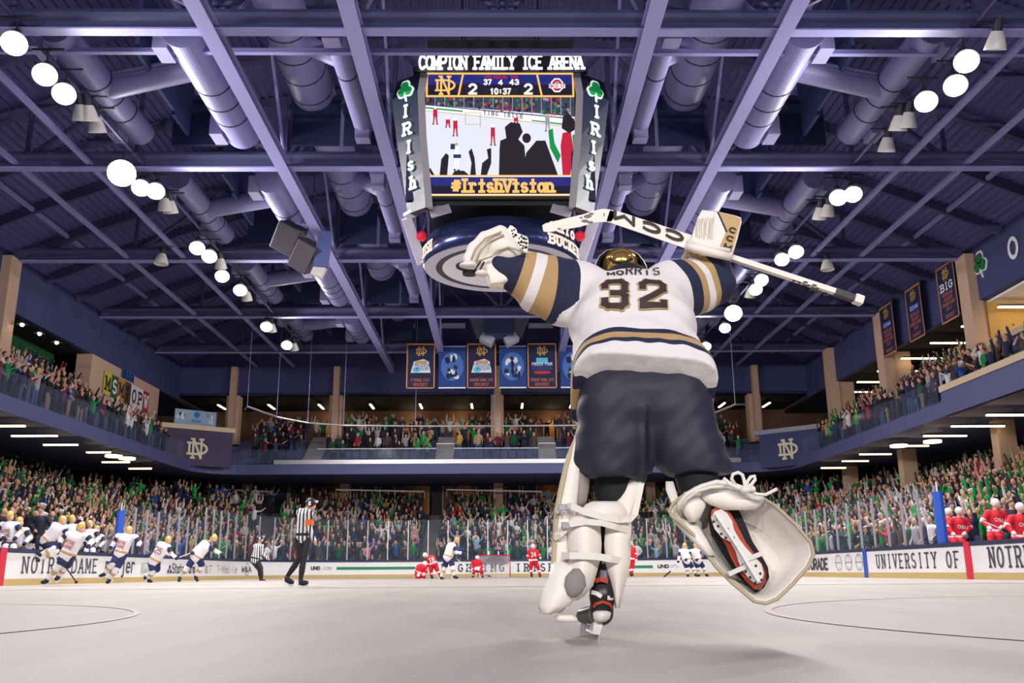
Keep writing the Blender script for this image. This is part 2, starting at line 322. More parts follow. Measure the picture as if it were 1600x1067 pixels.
mb = MB(); mb.span((-22.3, 36.2, 12.4), (22.3, 42.6, 12.6)); struct('ceiling_far', mb, M_dark, 'dark ceiling over the far upper concourse', 'ceiling')
# doors and alcoves in the far concourse walls, both levels
def far_door(x, z0, n, wd=.95, h=2.1):
    mb = MB(); mb.span((x - wd / 2, 42.7, z0), (x + wd / 2, 42.82, z0 + h)); o = struct('door_%d' % n, mb, M_black, 'dark doorway in the brown far concourse wall, %s level, %s from the left' % ('upper' if n < 13 else 'lower', ordn[(n - 1) % 12]), 'door')
    f = MB(); f.span((x - wd / 2 - .1, 42.66, z0), (x - wd / 2, 42.8, z0 + h + .1)); f.span((x + wd / 2, 42.66, z0), (x + wd / 2 + .1, 42.8, z0 + h + .1)); f.build('door_frame', M_tan, o)
k = 1
for z0 in (9.4, 4.5):
    for x in (-16.2, -15, -9.6, -8.2, -4.5, -.9, 1.3, 2.6, 6.5, 8., 14., 15.5):
        far_door(x, z0, k); k += 1
M_alc = mat('lit_alcove', (190, 130, 70), .8)
for i, (x, z0) in enumerate([(-12.5, 9.4), (-6.3, 9.4), (-2.6, 9.4), (4.4, 9.4), (-11.8, 4.5), (-5.6, 4.5), (-2.4, 4.5), (4.2, 4.5), (11, 9.4)]):
    mb = MB(); P = [(-.75, 0), (.75, 0)] + [(.75 * math.cos(a), 1.5 + .75 * math.sin(a)) for a in [PI * j / 8 for j in range(9)]]
    mb.prism(P, ((x, 42.78, z0), (1, 0, 0), (0, 0, 1)), .08); o = struct('wall_alcove', mb, M_alc, 'warm lit arched alcove in the far concourse wall, %s level, near %.0f metres %s of the middle' % ('upper' if z0 > 6 else 'lower', abs(x), 'left' if x < 0 else 'right'), 'alcove')
    if i % 2 == 0 or i < 4:
        l = bpy.data.lights.new('alcove_light', 'POINT'); l.energy = 25; l.color = (1, .7, .38); l.shadow_soft_size = .1
        lo = bpy.data.objects.new('alcove_light', l); COL.objects.link(lo); lo.location = (x, 41.9, z0 + 2.3)
# columns
def column(x, y, z0, z1, wx, wy, wz=None):
    mb = MB(); mb.span((x - wx / 2, y - wy / 2, z0), (x + wx / 2, y + wy / 2, z1)); return struct('column', mb, M_tan)
for s in (-1, 1):
    for i, y in enumerate((3.4, 13.0, 22.7, 31.0)):
        if s < 0 and i > 1: continue
        o = column(s * 22.0, y, 7.0, 14.35, .55, .9); tag(o, 'tan block column at the %s upper stand, %s from the near end' % ('left' if s < 0 else 'right', ('first', 'second', 'third', 'fourth')[i]), 'column')
        mb = MB(); mb.span((s * 22.28 - s * .1, y - .3, 7.), (s * 23.3, y + .45, 12.1)); mb.build('pier', M_tan, o)
        o = column(s * 22.6, y, 2., 6.7, .8, .6); tag(o, 'tan pier under the %s balcony, %s from the near end' % ('left' if s < 0 else 'right', ('first', 'second', 'third', 'fourth')[i]), 'column')
for i, x in enumerate((-18.3, -11.1, .22, 11.5, 18.4)):
    o = column(x, 36.0, 9., 14.4, .42, .5); tag(o, 'slim tan column of the far upper stand, %s from the left' % ('first', 'second', 'third', 'fourth', 'fifth')[i], 'column')
    mb = MB(); mb.span((x - .5, 36.2, 9), (x + .4, 37, 12.4)); mb.build('pier', M_tan, o)
    o = column(x, 41.2, 2., 6.7, .7, .6); tag(o, 'tan pier under the far balcony, %s from the left' % ('first', 'second', 'third', 'fourth', 'fifth')[i], 'column')
# tan block box of the left upper stand, with pennants
mb = MB(); mb.span((-22.95, 22.3, 9.), (-22.1, 32.4, 12.1)); struct('wall_block', mb, M_tan, 'tan block wall box at the left upper stand', 'wall')
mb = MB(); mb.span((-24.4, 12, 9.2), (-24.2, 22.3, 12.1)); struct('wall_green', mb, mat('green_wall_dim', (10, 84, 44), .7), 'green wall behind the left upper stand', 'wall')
# corner panels with the monogram
M_cream = mat('cream_mark', (226, 214, 180), .5)
for s, xx, yy in ((-1, -19.15, 31.2), (1, 19.1, 31.4)):
    mb = MB()
    A, B = ((-20.8, 30.6), (-17.3, 33.2)) if s < 0 else ((17.6, 33.2), (20.6, 30.4))
    d = Vector((B[0] - A[0], B[1] - A[1], 0)); L = d.length; d /= L; n = Vector((d.y, -d.x, 0))
    z0, z1 = (7.0, 9.3) if s < 0 else (6.8, 9.0)
    mb.prism([(0, z0), (L, z0), (L, z1), (0, z1)], (Vector((A[0], A[1], 0)), d, Vector((0, 0, 1))), -.25)
    o = struct('wall_corner', mb, mat('plum_navy', (60, 44, 84), .6) if s < 0 else M_navy, '%s corner panel of the balcony with a cream ND monogram' % ('left' if s < 0 else 'right'), 'panel')
    c = MB(); nd_mark(c, (Vector((A[0], A[1], 0)) + d * (L * .33) + Vector((0, 0, z0 + .5)) + n * .02, d, Vector((0, 0, 1))), 1.25, 1.2, .03); c.build('monogram', M_cream, o)
    c = MB(); c.prism([(-.3, z1), (L + .1, z1), (L + .1, z1 + .3), (-.3, z1 + .3)], (Vector((A[0], A[1], 0)) + n * .12, d, Vector((0, 0, 1))), -.4); c.build('sill', M_tancap if s < 0 else mat('corner_sill', (140, 138, 150), .5), o)
# suite of the right upper stand: two levels with tan caps, green back wall, white ceiling
mb = MB(); mb.span((22.1, -10, 9.86), (22.5, 12.5, 10.12)); struct('trim_3', mb, M_tancap, 'upper tan cap of the right suite', 'cap')
mb = MB(); mb.span((22.2, -10, 9.2), (22.4, 12.5, 9.86)); struct('wall_suite_parapet', mb, M_navy, 'navy parapet under the suite cap', 'parapet')
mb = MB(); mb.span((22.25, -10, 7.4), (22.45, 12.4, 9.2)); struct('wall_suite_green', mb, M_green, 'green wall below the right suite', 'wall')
mb = MB(); mb.span((26.4, -10, 9.5), (26.6, 13, 12.1)); mb.span((22.45, 12.6, 9.5), (26.4, 12.9, 12.1)); struct('wall_suite_back', mb, mat('suite_tan', (200, 160, 90), .7), 'tan back wall of the right suite', 'wall')
mb = MB(); mb.span((22.5, -10, 11.98), (26.4, 12.6, 12.08)); struct('ceiling_suite', mb, M_white, 'white ceiling of the right suite', 'ceiling')
for y in (3, 9):
    l = bpy.data.lights.new('suite_light', 'AREA'); l.energy = 140; l.size = 1.; l.color = (1, .85, .6); lo = bpy.data.objects.new('suite_light', l); COL.objects.link(lo); lo.location = (24.4, y, 11.85)
for k, y in enumerate((8.6, 9.6)):
    t = thing('track_spotlight', 'black track spotlight under the white suite ceiling, %s from the tan column' % ('second', 'first')[k], 'spotlight', (23.2, y, 11.98), 'suite spotlights')
    b = MB(); b.bar((23.2, y, 11.98), (23.2, y, 11.8), .05, .05); b.build('bracket', M_black, t); b = MB(); b.lathe([(.07, 0), (.13, .28)], (23.2, y, 11.8), (-.6, -.5, -.5), 10); b.build('can', M_black, t)
# shamrock and O on the right clerestory wall
def wallmark(name, lab, cat, f):
    t = thing(name, lab, cat, (22.13, 12, 12.8)); f(t); return t
def _f(t):
    a = MB(); shamrock(a, ((22.14, 12.05, 13.6), (0, -1, 0), (0, 0, 1)), 1.15, .03); a.build('outline', M_white, t)
    a = MB(); shamrock(a, ((22.1, 12.05, 13.6), (0, -1, 0), (0, 0, 1)), .95, .03, 0, 1); a.build('leaf', [mat('shamrock_green', (10, 110, 60), .5), M_white], t)
wallmark('shamrock_sign', 'green shamrock with white outline on the right navy wall', 'sign', _f)
b = MB(); glyph(b, 'O', ((22.11, 9.72, 13.05), (0, -1, 0), (0, 0, 1)), .62, .82, .17, False); tag(b.build('wall_letter', M_white), 'white letter O on the navy wall beside the shamrock', 'letter')
# ---- roof
mb = MB(); NS = 44
xs = [-22.3 + 44.6 * i / NS for i in range(NS + 1)]
mb.loft([[(x, -52, roof_z(x)) for x in xs], [(x, 36.3, roof_z(x)) for x in xs]], 0, (False, False), False)
rf = struct('ceiling', mb, M_deck, 'dark navy corrugated roof deck', 'ceiling')
rb = MB()
for i in range(150):
    x = -22 + 44 * i / 149; z = roof_z(x) - .045; rb.bar((x, -12, z), (x, 36, z), .1, .09)
rb.build('corrugation', M_deck, rf)
XL = (-7.25, -3.45, 4.36, 7.9)
TY = (-5.05, 3.4, 13.25, 22.75, 31.2)
TZ = 14.3
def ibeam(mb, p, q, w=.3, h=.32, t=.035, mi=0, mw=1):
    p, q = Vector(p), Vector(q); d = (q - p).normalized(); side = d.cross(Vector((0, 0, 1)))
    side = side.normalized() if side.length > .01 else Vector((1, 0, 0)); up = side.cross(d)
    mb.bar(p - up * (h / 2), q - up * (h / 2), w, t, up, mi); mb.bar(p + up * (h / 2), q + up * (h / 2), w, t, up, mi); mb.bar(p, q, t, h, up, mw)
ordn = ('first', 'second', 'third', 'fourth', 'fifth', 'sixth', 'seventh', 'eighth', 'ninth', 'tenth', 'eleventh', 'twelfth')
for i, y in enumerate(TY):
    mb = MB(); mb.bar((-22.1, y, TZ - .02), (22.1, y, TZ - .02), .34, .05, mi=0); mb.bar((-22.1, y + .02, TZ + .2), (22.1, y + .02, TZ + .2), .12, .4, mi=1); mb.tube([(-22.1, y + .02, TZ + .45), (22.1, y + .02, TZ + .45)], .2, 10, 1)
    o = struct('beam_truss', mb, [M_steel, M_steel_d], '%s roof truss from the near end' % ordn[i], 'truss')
    c = MB(); NX = 14; xs2 = [-22 + 44 * j / NX for j in range(NX + 1)]
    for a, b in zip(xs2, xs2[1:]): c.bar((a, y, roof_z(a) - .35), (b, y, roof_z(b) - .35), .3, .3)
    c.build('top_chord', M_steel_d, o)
    c = MB()
    nodes = [-22, -16.5, -12.6, -7.25, -3.45, .45, 4.36, 7.9, 13.1, 16.5, 22]
    for j, x in enumerate(nodes[1:-1]): c.tube([(x, y, TZ + .3), (x, y, roof_z(x) - .4)], .09, 8)
    for j in range(len(nodes) - 1):
        a, b = nodes[j], nodes[j + 1]
        if j % 2: c.tube([(a, y, TZ + .4), (b, y, roof_z(b) - .4)], .1, 8)
        else: c.tube([(a, y, roof_z(a) - .4), (b, y, TZ + .4)], .1, 8)
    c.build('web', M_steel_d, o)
for i, x in enumerate(XL):
    mb = MB(); ibeam(mb, (x, -12, TZ - .1), (x, 36.2, TZ - .1), .42, .34)
    o = struct('beam_longitudinal', mb, [M_steel, M_steel_d], 'long lavender steel girder under the roof, %s from the left' % ordn[i], 'girder')
    c = MB()
    for j in range(len(TY) - 1):
        y0, y1 = TY[j], TY[j + 1]; ym = (y0 + y1) / 2
        c.tube([(x, y0 + .2, TZ + .1), (x, ym, roof_z(x) - .5)], .06, 6); c.tube([(x, y1 - .2, TZ + .1), (x, ym, roof_z(x) - .5)], .06, 6)
    c.build('bracing', M_steel, o)
# light-row catwalk beams and side rafters
for s, x in ((-1, -14.2), (1, 14.9), (-1, -16.8), (1, 17.2)):
    mb = MB(); mb.bar((x, -12, TZ + .15), (x, 36, TZ + .15), .2, .12); n_ = 'inner' if abs(x) < 16 else 'outer'
    struct('beam_light_row', mb, M_steel, '%s slim beam beside the %s lamp row' % (n_, 'left' if s < 0 else 'right'), 'beam')
k = 0
for j in range(len(TY)):
    y0 = TY[j - 1] if j else -12.; y1 = TY[j]
    for q in (1, 2):
        y = y0 + (y1 - y0) * q / 3; mb = MB()
        for a, b in zip(xs2, xs2[1:]): mb.bar((a, y, roof_z(a) - .28), (b, y, roof_z(b) - .28), .16, .4)
        k += 1; struct('beam_rafter', mb, M_steel_d, 'dark curved rafter under the roof deck, %s from the near end' % ordn[k - 1], 'rafter')
for x in (-19.6, -10.2, 10.6, 19.8):
    mb = MB(); mb.bar((x, -12, roof_z(x) - .35), (x, 36, roof_z(x) - .35), .14, .16); struct('beam_purlin', mb, M_steel, 'slim steel purlin under the %s roof slope, %s' % ('left' if x < 0 else 'right', 'outer' if abs(x) > 15 else 'inner'), 'purlin')
mb = MB(); mb.bar((-22, -46, TZ + .15), (22, -46, TZ + .15), .2, .16); struct('beam_fill_lamps', mb, M_steel, 'added beam carrying the fill lamps, unseen behind the frame', 'beam')  # unseen support, added to hold the fill lamps
# pipes and conduits across the near end of the roof
for z, y, r, n in ((15.1, -6.2, .05, 'thin'), (15.6, -6., .07, 'thick'), (14.85, -6.6, .035, 'lowest')):
    mb = MB(); mb.tube([(-20, y, z), (20, y, z)], r, 8); struct('beam_conduit', mb, M_steel, '%s conduit running across the near end of the roof' % n, 'conduit')
for x, sd in ((-12.3, 'left'), (13.08, 'right')):
    mb = MB(); mb.tube([(x, -28, TZ + .12), (x, 36, TZ + .12)], .06, 8); struct('beam_lamp_pipe', mb, M_steel_d, 'dark pipe carrying the %s row of lamps' % sd, 'pipe')
# extra chord bar at y = -3 seen above the board
mb = MB(); mb.bar((-22, -3.15, 14.9), (22, -3.05, 14.9), .16, .14); struct('beam_cross', mb, M_steel, 'light cross bar above the ducts near the scoreboard', 'beam')
# ================================================================ LAMPS, DUCTS, PANELS, BOARD, BANNERS
M_lens = mat('lamp_lens', (255, 250, 238), .3, emit=22.)
M_lensb = mat('lamp_lens_bright', (240, 245, 255), .3, emit=60.)
M_bell = mat('lamp_bell', (226, 222, 214), .35)
M_house = mat('lamp_housing', (40, 40, 52), .5)
def lamp(px, py, kind, label, power=1.):
    p = at(px, py, Z=13.6) if not isinstance(px, Vector) else px
    t = thing('arena_or_fill_lamp', label, 'lamp', p, 'hall lamps')
    tc = Vector((CX, CY, 0)) - p; tc.z = 0; tc.normalize()
    ax = {'on': Vector((0, -.12, -1)) + tc * .75, 'big': Vector((0, 0, -.75)) + tc * 1., 'off': Vector((.0, .55, -1)), 'dome': Vector((0, 0, -1)), 'flood': Vector((0, 1, -.35))}[kind].normalized()
    r = {'on': .32, 'big': .46, 'off': .27, 'dome': .3, 'flood': .4}[kind]
    b = MB(); b.lathe([(.09, 0), (.13, .06), (r * .8, .28), (r, .5), (r * 1.03, .5), (r * 1.03, .47), (r * .83, .25), (.15, .03)], p - ax * .45, ax, 20, caps=False); b.build('reflector_bell', M_bell, t, True)
    b = MB(); b.lathe([(.0, .0), (r * .6, .03), (r * .98, -.02)], p - ax * .0, ax, 20, caps=False); b.build('lens', M_lensb if kind == 'big' else (M_lens if kind in ('on', 'flood') else M_bell), t)
    b = MB(); b.lathe([(.12, -.3), (.12, .02)], p - ax * .45, ax, 10); b.bar(p - ax * .6, (p.x, p.y, TZ + .1), .05, .05); b.bar((p.x - .45, p.y, TZ + .07), (p.x + .45, p.y, TZ + .07), .05, .04); b.build('ballast_housing', M_house, t)
    if kind in ('on', 'big', 'flood'):
        l = bpy.data.lights.new('lamp_light', 'SPOT'); l.energy = LAMP_W * power; l.spot_size = math.radians(180); l.spot_blend = .75; l.shadow_soft_size = .3; l.color = (1, .96, .93)
        lo = bpy.data.objects.new('lamp_light', l); COL.objects.link(lo); lo.parent = t
        c = Vector((.45, max(-14, min(p.y, 22)), 0)) - p if kind != 'flood' else Vector((.6, -14, 3)) - p; lo.rotation_euler = c.to_track_quat('-Z', 'Y').to_euler(); lo.location = ax * .12
    return t
LL = [(22, 67, 'on'), (70, 116, 'on'), (100, 146, 'on'), (128, 186, 'off'), (140, 187, 'off'), (152, 205, 'off'), (190, 270, 'big'), (220, 293, 'on'), (243, 298, 'on'), (258, 327, 'off'), (267, 331, 'off'), (308, 387, 'on'), (327, 400, 'on'), (345, 418, 'off'), (347, 431, 'on'), (375, 453, 'on'), (386, 468, 'off'), (416, 510, 'on'), (425, 517, 'off'), (448, 539, 'on'), (460, 546, 'off')]
LR = [(1555, 75, 'off'), (1510, 95, 'on'), (1493, 133, 'on'), (1447, 158, 'on'), (1418, 197, 'off'), (1403, 202, 'off'), (1385, 235, 'off'), (1333, 303, 'on'), (1310, 308, 'on'), (1293, 336, 'off'), (1280, 341, 'off'), (1244, 393, 'on'), (1222, 405, 'on'), (1190, 437, 'on'), (1181, 452, 'on'), (1172, 463, 'off'), (1146, 489, 'big'), (1133, 512, 'on'), (1103, 541, 'on')]
nm = lambda i: ordn[i] if i < 12 else ('thirteenth', 'fourteenth', 'fifteenth', 'sixteenth', 'seventeenth', 'eighteenth', 'nineteenth', 'twentieth', 'twenty-first', 'twenty-second')[i - 12]
for row, side in ((LL, 'left'), (LR, 'right')):
    for i, (x, y, k) in enumerate(row):
        d = {'on': 'glowing round lamp', 'big': 'dazzling bright lamp', 'off': 'unlit pale lamp turned away'}[k]
        lamp(x, y, k, '%s in the %s lamp row, %s from the near end' % (d, side, nm(i)))
    for k, y in enumerate((-9, -14, -19, -25)):     # the rows run on over the near end, outside the frame
        lamp(Vector((-12.3 if side == 'left' else 13.1, y, 13.6)), 0, 'on', 'glowing round lamp of the %s row over the near end, %s one' % (side, ordn[k]), .15)
for k, x in enumerate((-13., -5., 5., 13.)):   # floods added unseen behind the frame to light the goalie's back
    lamp(Vector((x, -46, 11.)), 0, 'flood', 'flood lamp added as fill light, unseen behind the frame, %s from the left' % ordn[k], 3.3)
lamp(252, 411, 'dome', 'pale unlit dome lamp beside the left lamp row'); lamp(1293, 420, 'dome', 'pale unlit dome lamp beside the right lamp row')
# ---- ventilation ducts
M_duct = mat('duct_paint', (140, 138, 188), .45, noise=.05, nscale=3)
M_seam = mat('duct_seam', (36, 36, 56), .6)
M_outlet = mat('duct_outlet', (164, 160, 206), .5)
def run(t, x, y0, y1, z, r, outs=0, seams=3):
    b = MB(); b.tube([(x, y0, z), (x, y1, z)], r, 40); b.build('trunk', M_duct, t, False)
    for k in range(seams):
        y = y0 + (y1 - y0) * (.42 + .16 * k)
        if y < y1: b = MB(); b.lathe([(r + .02, 0), (r + .02, .05)], (x, y, z), (0, 1, 0), 20); b.build('seam_band', M_seam, t)
    if outs:
        s = 1 if outs > 0 else -1
        for y in (y0 + .5, y1 - .6):
            b = MB(); q = [(-.45, -.4), (.45, -.4), (.45, .3), (.2, .45), (-.2, .45), (-.45, .3)]
            b.prism([(u * .9, v) for u, v in q], ((x + s * r * .75, y, z - r * .25), (0, s, 0), (0, 0, 1)), .42); b.build('outlet', M_outlet, t)
for j in range(4):
    a, b_ = TY[j] + (1.4 if j == 0 else 3.0), TY[j + 1] - .75
    o = ordn[j]
    for s, xi, xo, xs_, xu in ((-1, -8.6, -12.2, -4.4, -6.3), (1, 9.1, 12.8, 5.3, 7.0)):
        sd = 'left' if s < 0 else 'right'; ym = (a + b_) / 2
        t = thing('ventilation_duct', 'pair of fat lavender ducts joined crosswise, %s side of the %s roof bay' % (sd, o), 'duct', (xi, a, 15.3), 'roof ducts')
        run(t, xi, a, b_, 15.3, .62, s); run(t, xo, a, b_, 15.3, .46, s)
        b = MB(); b.tube([(xi, ym - 1.1, 15.4), (xo, ym + .1, 15.3)], .4, 32); b.build('branch', M_duct, t, False)
        t = thing('ventilation_duct', 'broad shaded duct high under the deck, %s of the %s roof bay' % (sd, o), 'duct', (xu, TY[j], 17.), 'roof ducts')
        run(t, xu, TY[j] + .2, TY[j + 1] - .2, 17., .75, 0, 4)
        if j < 3:
            run(t, xs_, a - .1, b_, 15.5, .33, 0, 1); b = MB(); b.tube([(xs_, ym - 1., 15.6), (xu, ym, 17.)], .3, 14); b.build('branch', M_duct, t, False)
            for y in (a + .1, b_ - .2):
                b = MB(); b.box((xs_, y, 15.15), (.5, .5, .5)); b.build('outlet', M_outlet, t)
# ---- acoustic panels
M_panel = mat('acoustic_navy', (30, 38, 78), .85)
M_panel2 = mat('acoustic_blue', (62, 72, 120), .8)
k = 0
for j in range(4):
    y = TY[j + 1] - .55
    for i, (x0, x1) in enumerate(((-11.2, -9.3), (-7., -5.3), (-5.15, -3.7), (4.6, 5.9), (6.05, 7.7), (9.9, 12.))):
        b = MB(); b.span((x0, y, 14.95), (x1, y + .12, 16.9)); tag(b.build('acoustic_baffle', M_panel), 'dark navy acoustic panel across the %s roof bay, %s from the left' % (ordn[j], ordn[i]), 'panel', 'acoustic panels')
    for s, x in ((-1, -10.4), (1, 11.)):
        for i in range(3):
            y0 = TY[j] + 2.6 + i * 1.9
            b = MB(); b.span((x - .06 + s * .12 * i, y0, 15.3), (x + .06 + s * .12 * i, y0 + 1.6, 17.6)); tag(b.build('acoustic_baffle', M_panel2), 'blue acoustic baffle hung lengthwise between the %s ducts of the %s bay, %s' % ('left' if s < 0 else 'right', ordn[j], ('nearest', 'middle', 'farthest')[i]), 'panel', 'acoustic baffles')
# ---- speaker clusters
M_spk = mat('speaker_grille', (58, 50, 62), .7); M_spk2 = mat('speaker_edge', (168, 160, 160), .5)
t = thing('speaker_cluster', 'dark angled loudspeaker cluster hanging at the left of the roof', 'speaker', at(475, 395, Y=9.2))
c = at(462, 378, Y=9.2)
for k, (px, py, rx, rz, sz) in enumerate(((452, 372, -.5, .5, (1., .83, 1.2)), (478, 400, -.6, .55, (.87, .83, 1.24)))):
    p = at(px, py, Y=9.2); M = (Matrix.Rotation(rz, 3, 'Y') @ Matrix.Rotation(.5, 3, 'X'))
    b = MB(); b.box(p, sz, 0, M=M); o = b.build('cabinet', M_spk, t, bevel=.03)
    b = MB(); b.box(p - M @ Vector((sz[0] / 2, 0, 0)), (.06, sz[1] * .95, sz[2] * .96), 0, M=M); b.build('edge_panel', M_spk2 if k == 0 else mat('speaker_maroon', (84, 56, 62), .7), o)
b = MB(); b.box(at(498, 424, Y=9.0), (.5, .28, .46), 0, M=Matrix.Rotation(.35, 3, 'Y')); b.build('horn_panel', M_spk2, t)
b = MB(); b.box(at(505, 390, Y=8.9), (.57, .23, 1.55), 0, M=Matrix.Rotation(.1, 3, 'Y')); b.build('rigging_panel', M_panel2, t)
b = MB(); b.bar(at(435, 348, Y=9.2), at(492, 352, Y=9.2), .06, .06); b.build('hanging_bar', M_steel, t)
for px in (440, 488):
    p = at(px, 350, Y=9.2); b = MB(); b.tube([p, Vector((p.x, p.y, roof_z(p.x) - .3))], .025, 6); b.build('hanging_rod', M_steel_d, t)
t = thing('speaker_cluster', 'navy loudspeaker cluster hanging over the far end of the rink', 'speaker', at(780, 508, Y=28))
b = MB(); p = at(780, 507, Y=27.6); b.box(p, (1.72, 1.2, 1.6)); b.build('cabinet', mat('speaker_navy', (58, 70, 112), .6), t, bevel=.03)
for s in (-1, 1):
    b = MB(); b.box(p + Vector((s * 1.25, .2, -.0)), (.8, .9, 1.3), 0, M=Matrix.Rotation(s * .35, 3, 'Y')); b.build('side_cabinet', mat('speaker_grey', (98, 100, 126), .6), t)
    b = MB(); b.box(p + Vector((s * .75, .1, -.95)), (.85, .9, .5), 0, M=Matrix.Rotation(-s * .5, 3, 'Y')); b.build('down_cabinet', mat('speaker_pale', (150, 150, 170), .6), t)
for k, (px, w_) in enumerate(((632, .8), (708, .8), (845, .75))):
    b = MB(); p = at(px, 509, Y=30.9); b.box(p, (1.6, .25, .3)); tag(b.build('grey_heater', mat('heater_grey', (146, 152, 180), .5)), 'pale grey strip heater under the far roof, %s from the left' % ordn[k], 'heater', 'strip heaters')
# ---- centre scoreboard
XC = .4
SB = thing('scoreboard', 'four-sided centre scoreboard with a video screen and IRISH fins', 'scoreboard', (XC, 0, 10.5))
YF = -2.25
M_sbn = mat('scoreboard_navy', (16, 30, 58), .4)
M_sbg = mat('scoreboard_grey', (150, 146, 150), .5)
b = MB(); b.span((XC - 2.15, -2.1, 10.55), (XC + 2.15, 2.1, 15.)); b.build('core', M_black, SB)
for s in (-1, 1):
    b = MB(); b.span((XC + s * 2.2, YF + .1, 10.7), (XC + s * 2.75, YF + .3, 13.6)); b.build('side_panel', M_sbn, SB)
    b = MB(); b.span((XC + s * 2.2, YF + .06, 13.6), (XC + s * 2.75, YF + .28, 14.7)); b.build('speaker_panel', M_sbg, SB)
# screen
def E(name, rgb, s=1.0):
    m = mat(name, rgb, .6, emit=s, spec=.1); m.node_tree.nodes['Principled BSDF'].inputs['Base Color'].default_value = (.01, .01, .012, 1); return m
SX0, SX1, SZ0, SZ1 = XC - 2.21, XC + 2.19, 10.76, 14.72
scr = MB(); scr.span((SX0 - .06, YF - .02, SZ0 - .08), (SX1 + .06, YF + .12, SZ1 + .05)); scr = scr.build('screen', M_black, SB)
KS = 1.0
fr = lambda d: ((SX0, YF - .03 - d, SZ0), (1, 0, 0), (0, 0, 1))
SW, SH = SX1 - SX0, SZ1 - SZ0
def sp(u, v): return (u * SW, (1 - v) * SH)         # screen u right, v down, both 0..1
def srect(u0, v0, u1, v1): return [sp(u0, v1), sp(u1, v1), sp(u1, v0), sp(u0, v0)]
m = MB()
SM = [E('scr_ice', (226, 228, 240), KS), E('scr_crowd', (58, 66, 84), KS), E('scr_blue', (36, 40, 120), KS), E('scr_dark', (24, 20, 44), KS), E('scr_gold', (255, 196, 110), KS), E('scr_white', (250, 250, 250), KS),
      E('scr_red', (190, 30, 60), KS), E('scr_black', (34, 28, 36), KS), E('scr_green', (20, 140, 70), KS), E('scr_navy', (40, 46, 84), KS), E('scr_grey', (150, 150, 164), KS), E('scr_brown', (150, 100, 80), KS), E('scr_tan', (196, 170, 130), KS)]
def sq(d, mi, *r): flat(m, srect(*r), fr(d), mi)
def spoly(d, mi, pts): flat(m, [sp(*p) for p in pts][::-1], fr(d), mi)
sq(0, 0, 0, .2, 1, .84)
spoly(.002, 1, [(0, .2), (1, .2), (1, .365), (.75, .335), (0, .265)])
spoly(.003, 5, [(0, .265), (1, .385), (1, .455), (.5, .38), (0, .315)])
spoly(.0035, 12, [(0, .312), (.5, .376), (1, .45), (1, .456), (.5, .382), (0, .318)])
spoly(.004, 8, [(0, .285), (.25, .315), (.25, .327), (0, .297)]); spoly(.004, 8, [(.71, .39), (.92, .42), (.92, .432), (.71, .4)])
spoly(.0038, 9, [(0, .262), (1, .38), (1, .388), (0, .27)])
random.seed(3)
for i in range(150):
    u = random.random(); v = .205 + random.random() * (.05 + .09 * u); mi = random.choice([8, 11, 9, 10, 7, 9, 6, 7]); sq(.0025 + i * 1e-6, mi, u, v, u + .015, v + .022)
for i in range(15): u = .06 + i * .065; sq(.0032, 10, u, .2, u + .005, .27 + .11 * u)
for a, bb in ((.27, .32), (.27, .3)): pass
for r in ((.265, .33, .37, .335), (.265, .33, .27, .43), (.365, .33, .37, .45), (.265, .425, .37, .43)): sq(.005, 12, *r)
x_ = .39
for ch in 'TING IRISH':
    if ch != ' ': glyph(m, ch, (Vector((SX0, YF - .036, SZ0)) + Vector((x_ * SW, 0, (1 - (.348 + (x_ - .39) * .115)) * SH)), (1, 0, -.1), (0, 0, 1)), .06, .11, .02, True, 0, 9)
    x_ += .027
def sman(u, v, h, col=6, lean=0., dark=7):
    spoly(.006, col, [(u - .013 + lean, v), (u + .014 + lean, v), (u + .016, v + h * .5), (u - .014, v + h * .5)]); spoly(.0062, col, [(u - .012, v + h * .5), (u - .001, v + h * .5), (u - .006, v + h * .93), (u - .014, v + h * .93)])
    spoly(.0062, col, [(u + .002, v + h * .5), (u + .014, v + h * .5), (u + .018, v + h * .95), (u + .009, v + h * .95)]); flat(m, [(u * SW + lean * SW + x, (1 - v) * SH + .04 + y) for x, y in ngon(0, 0, .05, .06, 8)], fr(.0063), 5 if col == 6 else 12)
    sq(.0064, dark, u - .018, v + h * .93, u - .005, v + h); sq(.0064, dark, u + .008, v + h * .95, u + .022, v + h)
sman(.065, .3, .13); sman(.15, .385, .07); sman(.2, .395, .13); sman(.45, .45, .15); sman(.605, .37, .06); sman(.815, .365, .12, 10); sman(.21, .6, .2, 5, 0, 9)
sq(.0062, 9, .17, .585, .2, .63); sq(.0062, 9, .19, .67, .24, .7)
B = .008
spoly(B, 7, [(.49, .84), (.495, .62), (.5, .56), (.54, .54), (.53, .45), (.57, .41), (.63, .42), (.65, .49), (.62, .55), (.66, .6), (.675, .84)])
spoly(B + .001, 7, [(.65, .84), (.67, .66), (.74, .56), (.8, .56), (.88, .84)]); flat(m, [(x, y) for x, y in ngon(.675 * SW, (1 - .54) * SH, .13, .16, 12)], fr(B + .001), 7)
spoly(B + .001, 8, [(.82, .48), (.85, .46), (.86, .58), (.9, .68), (.88, .74), (.83, .62)])
spoly(B + .002, 6, [(.91, .84), (.9, .6), (.915, .5), (.97, .48), (.985, .62), (.96, .84)]); spoly(B + .003, 7, [(.91, .46), (.92, .36), (.96, .34), (1, .4), (1, .47), (.96, .5)]); spoly(B + .003, 7, [(.97, .66), (1, .6), (1, .84), (.965, .84)])
spoly(B + .002, 8, [(.98, .52), (1, .5), (1, .62), (.985, .62)])
spoly(B, 7, [(.1, .84), (.11, .71), (.14, .66), (.16, .68), (.15, .84)]); spoly(B, 7, [(.18, .84), (.2, .8), (.26, .8), (.3, .84)])
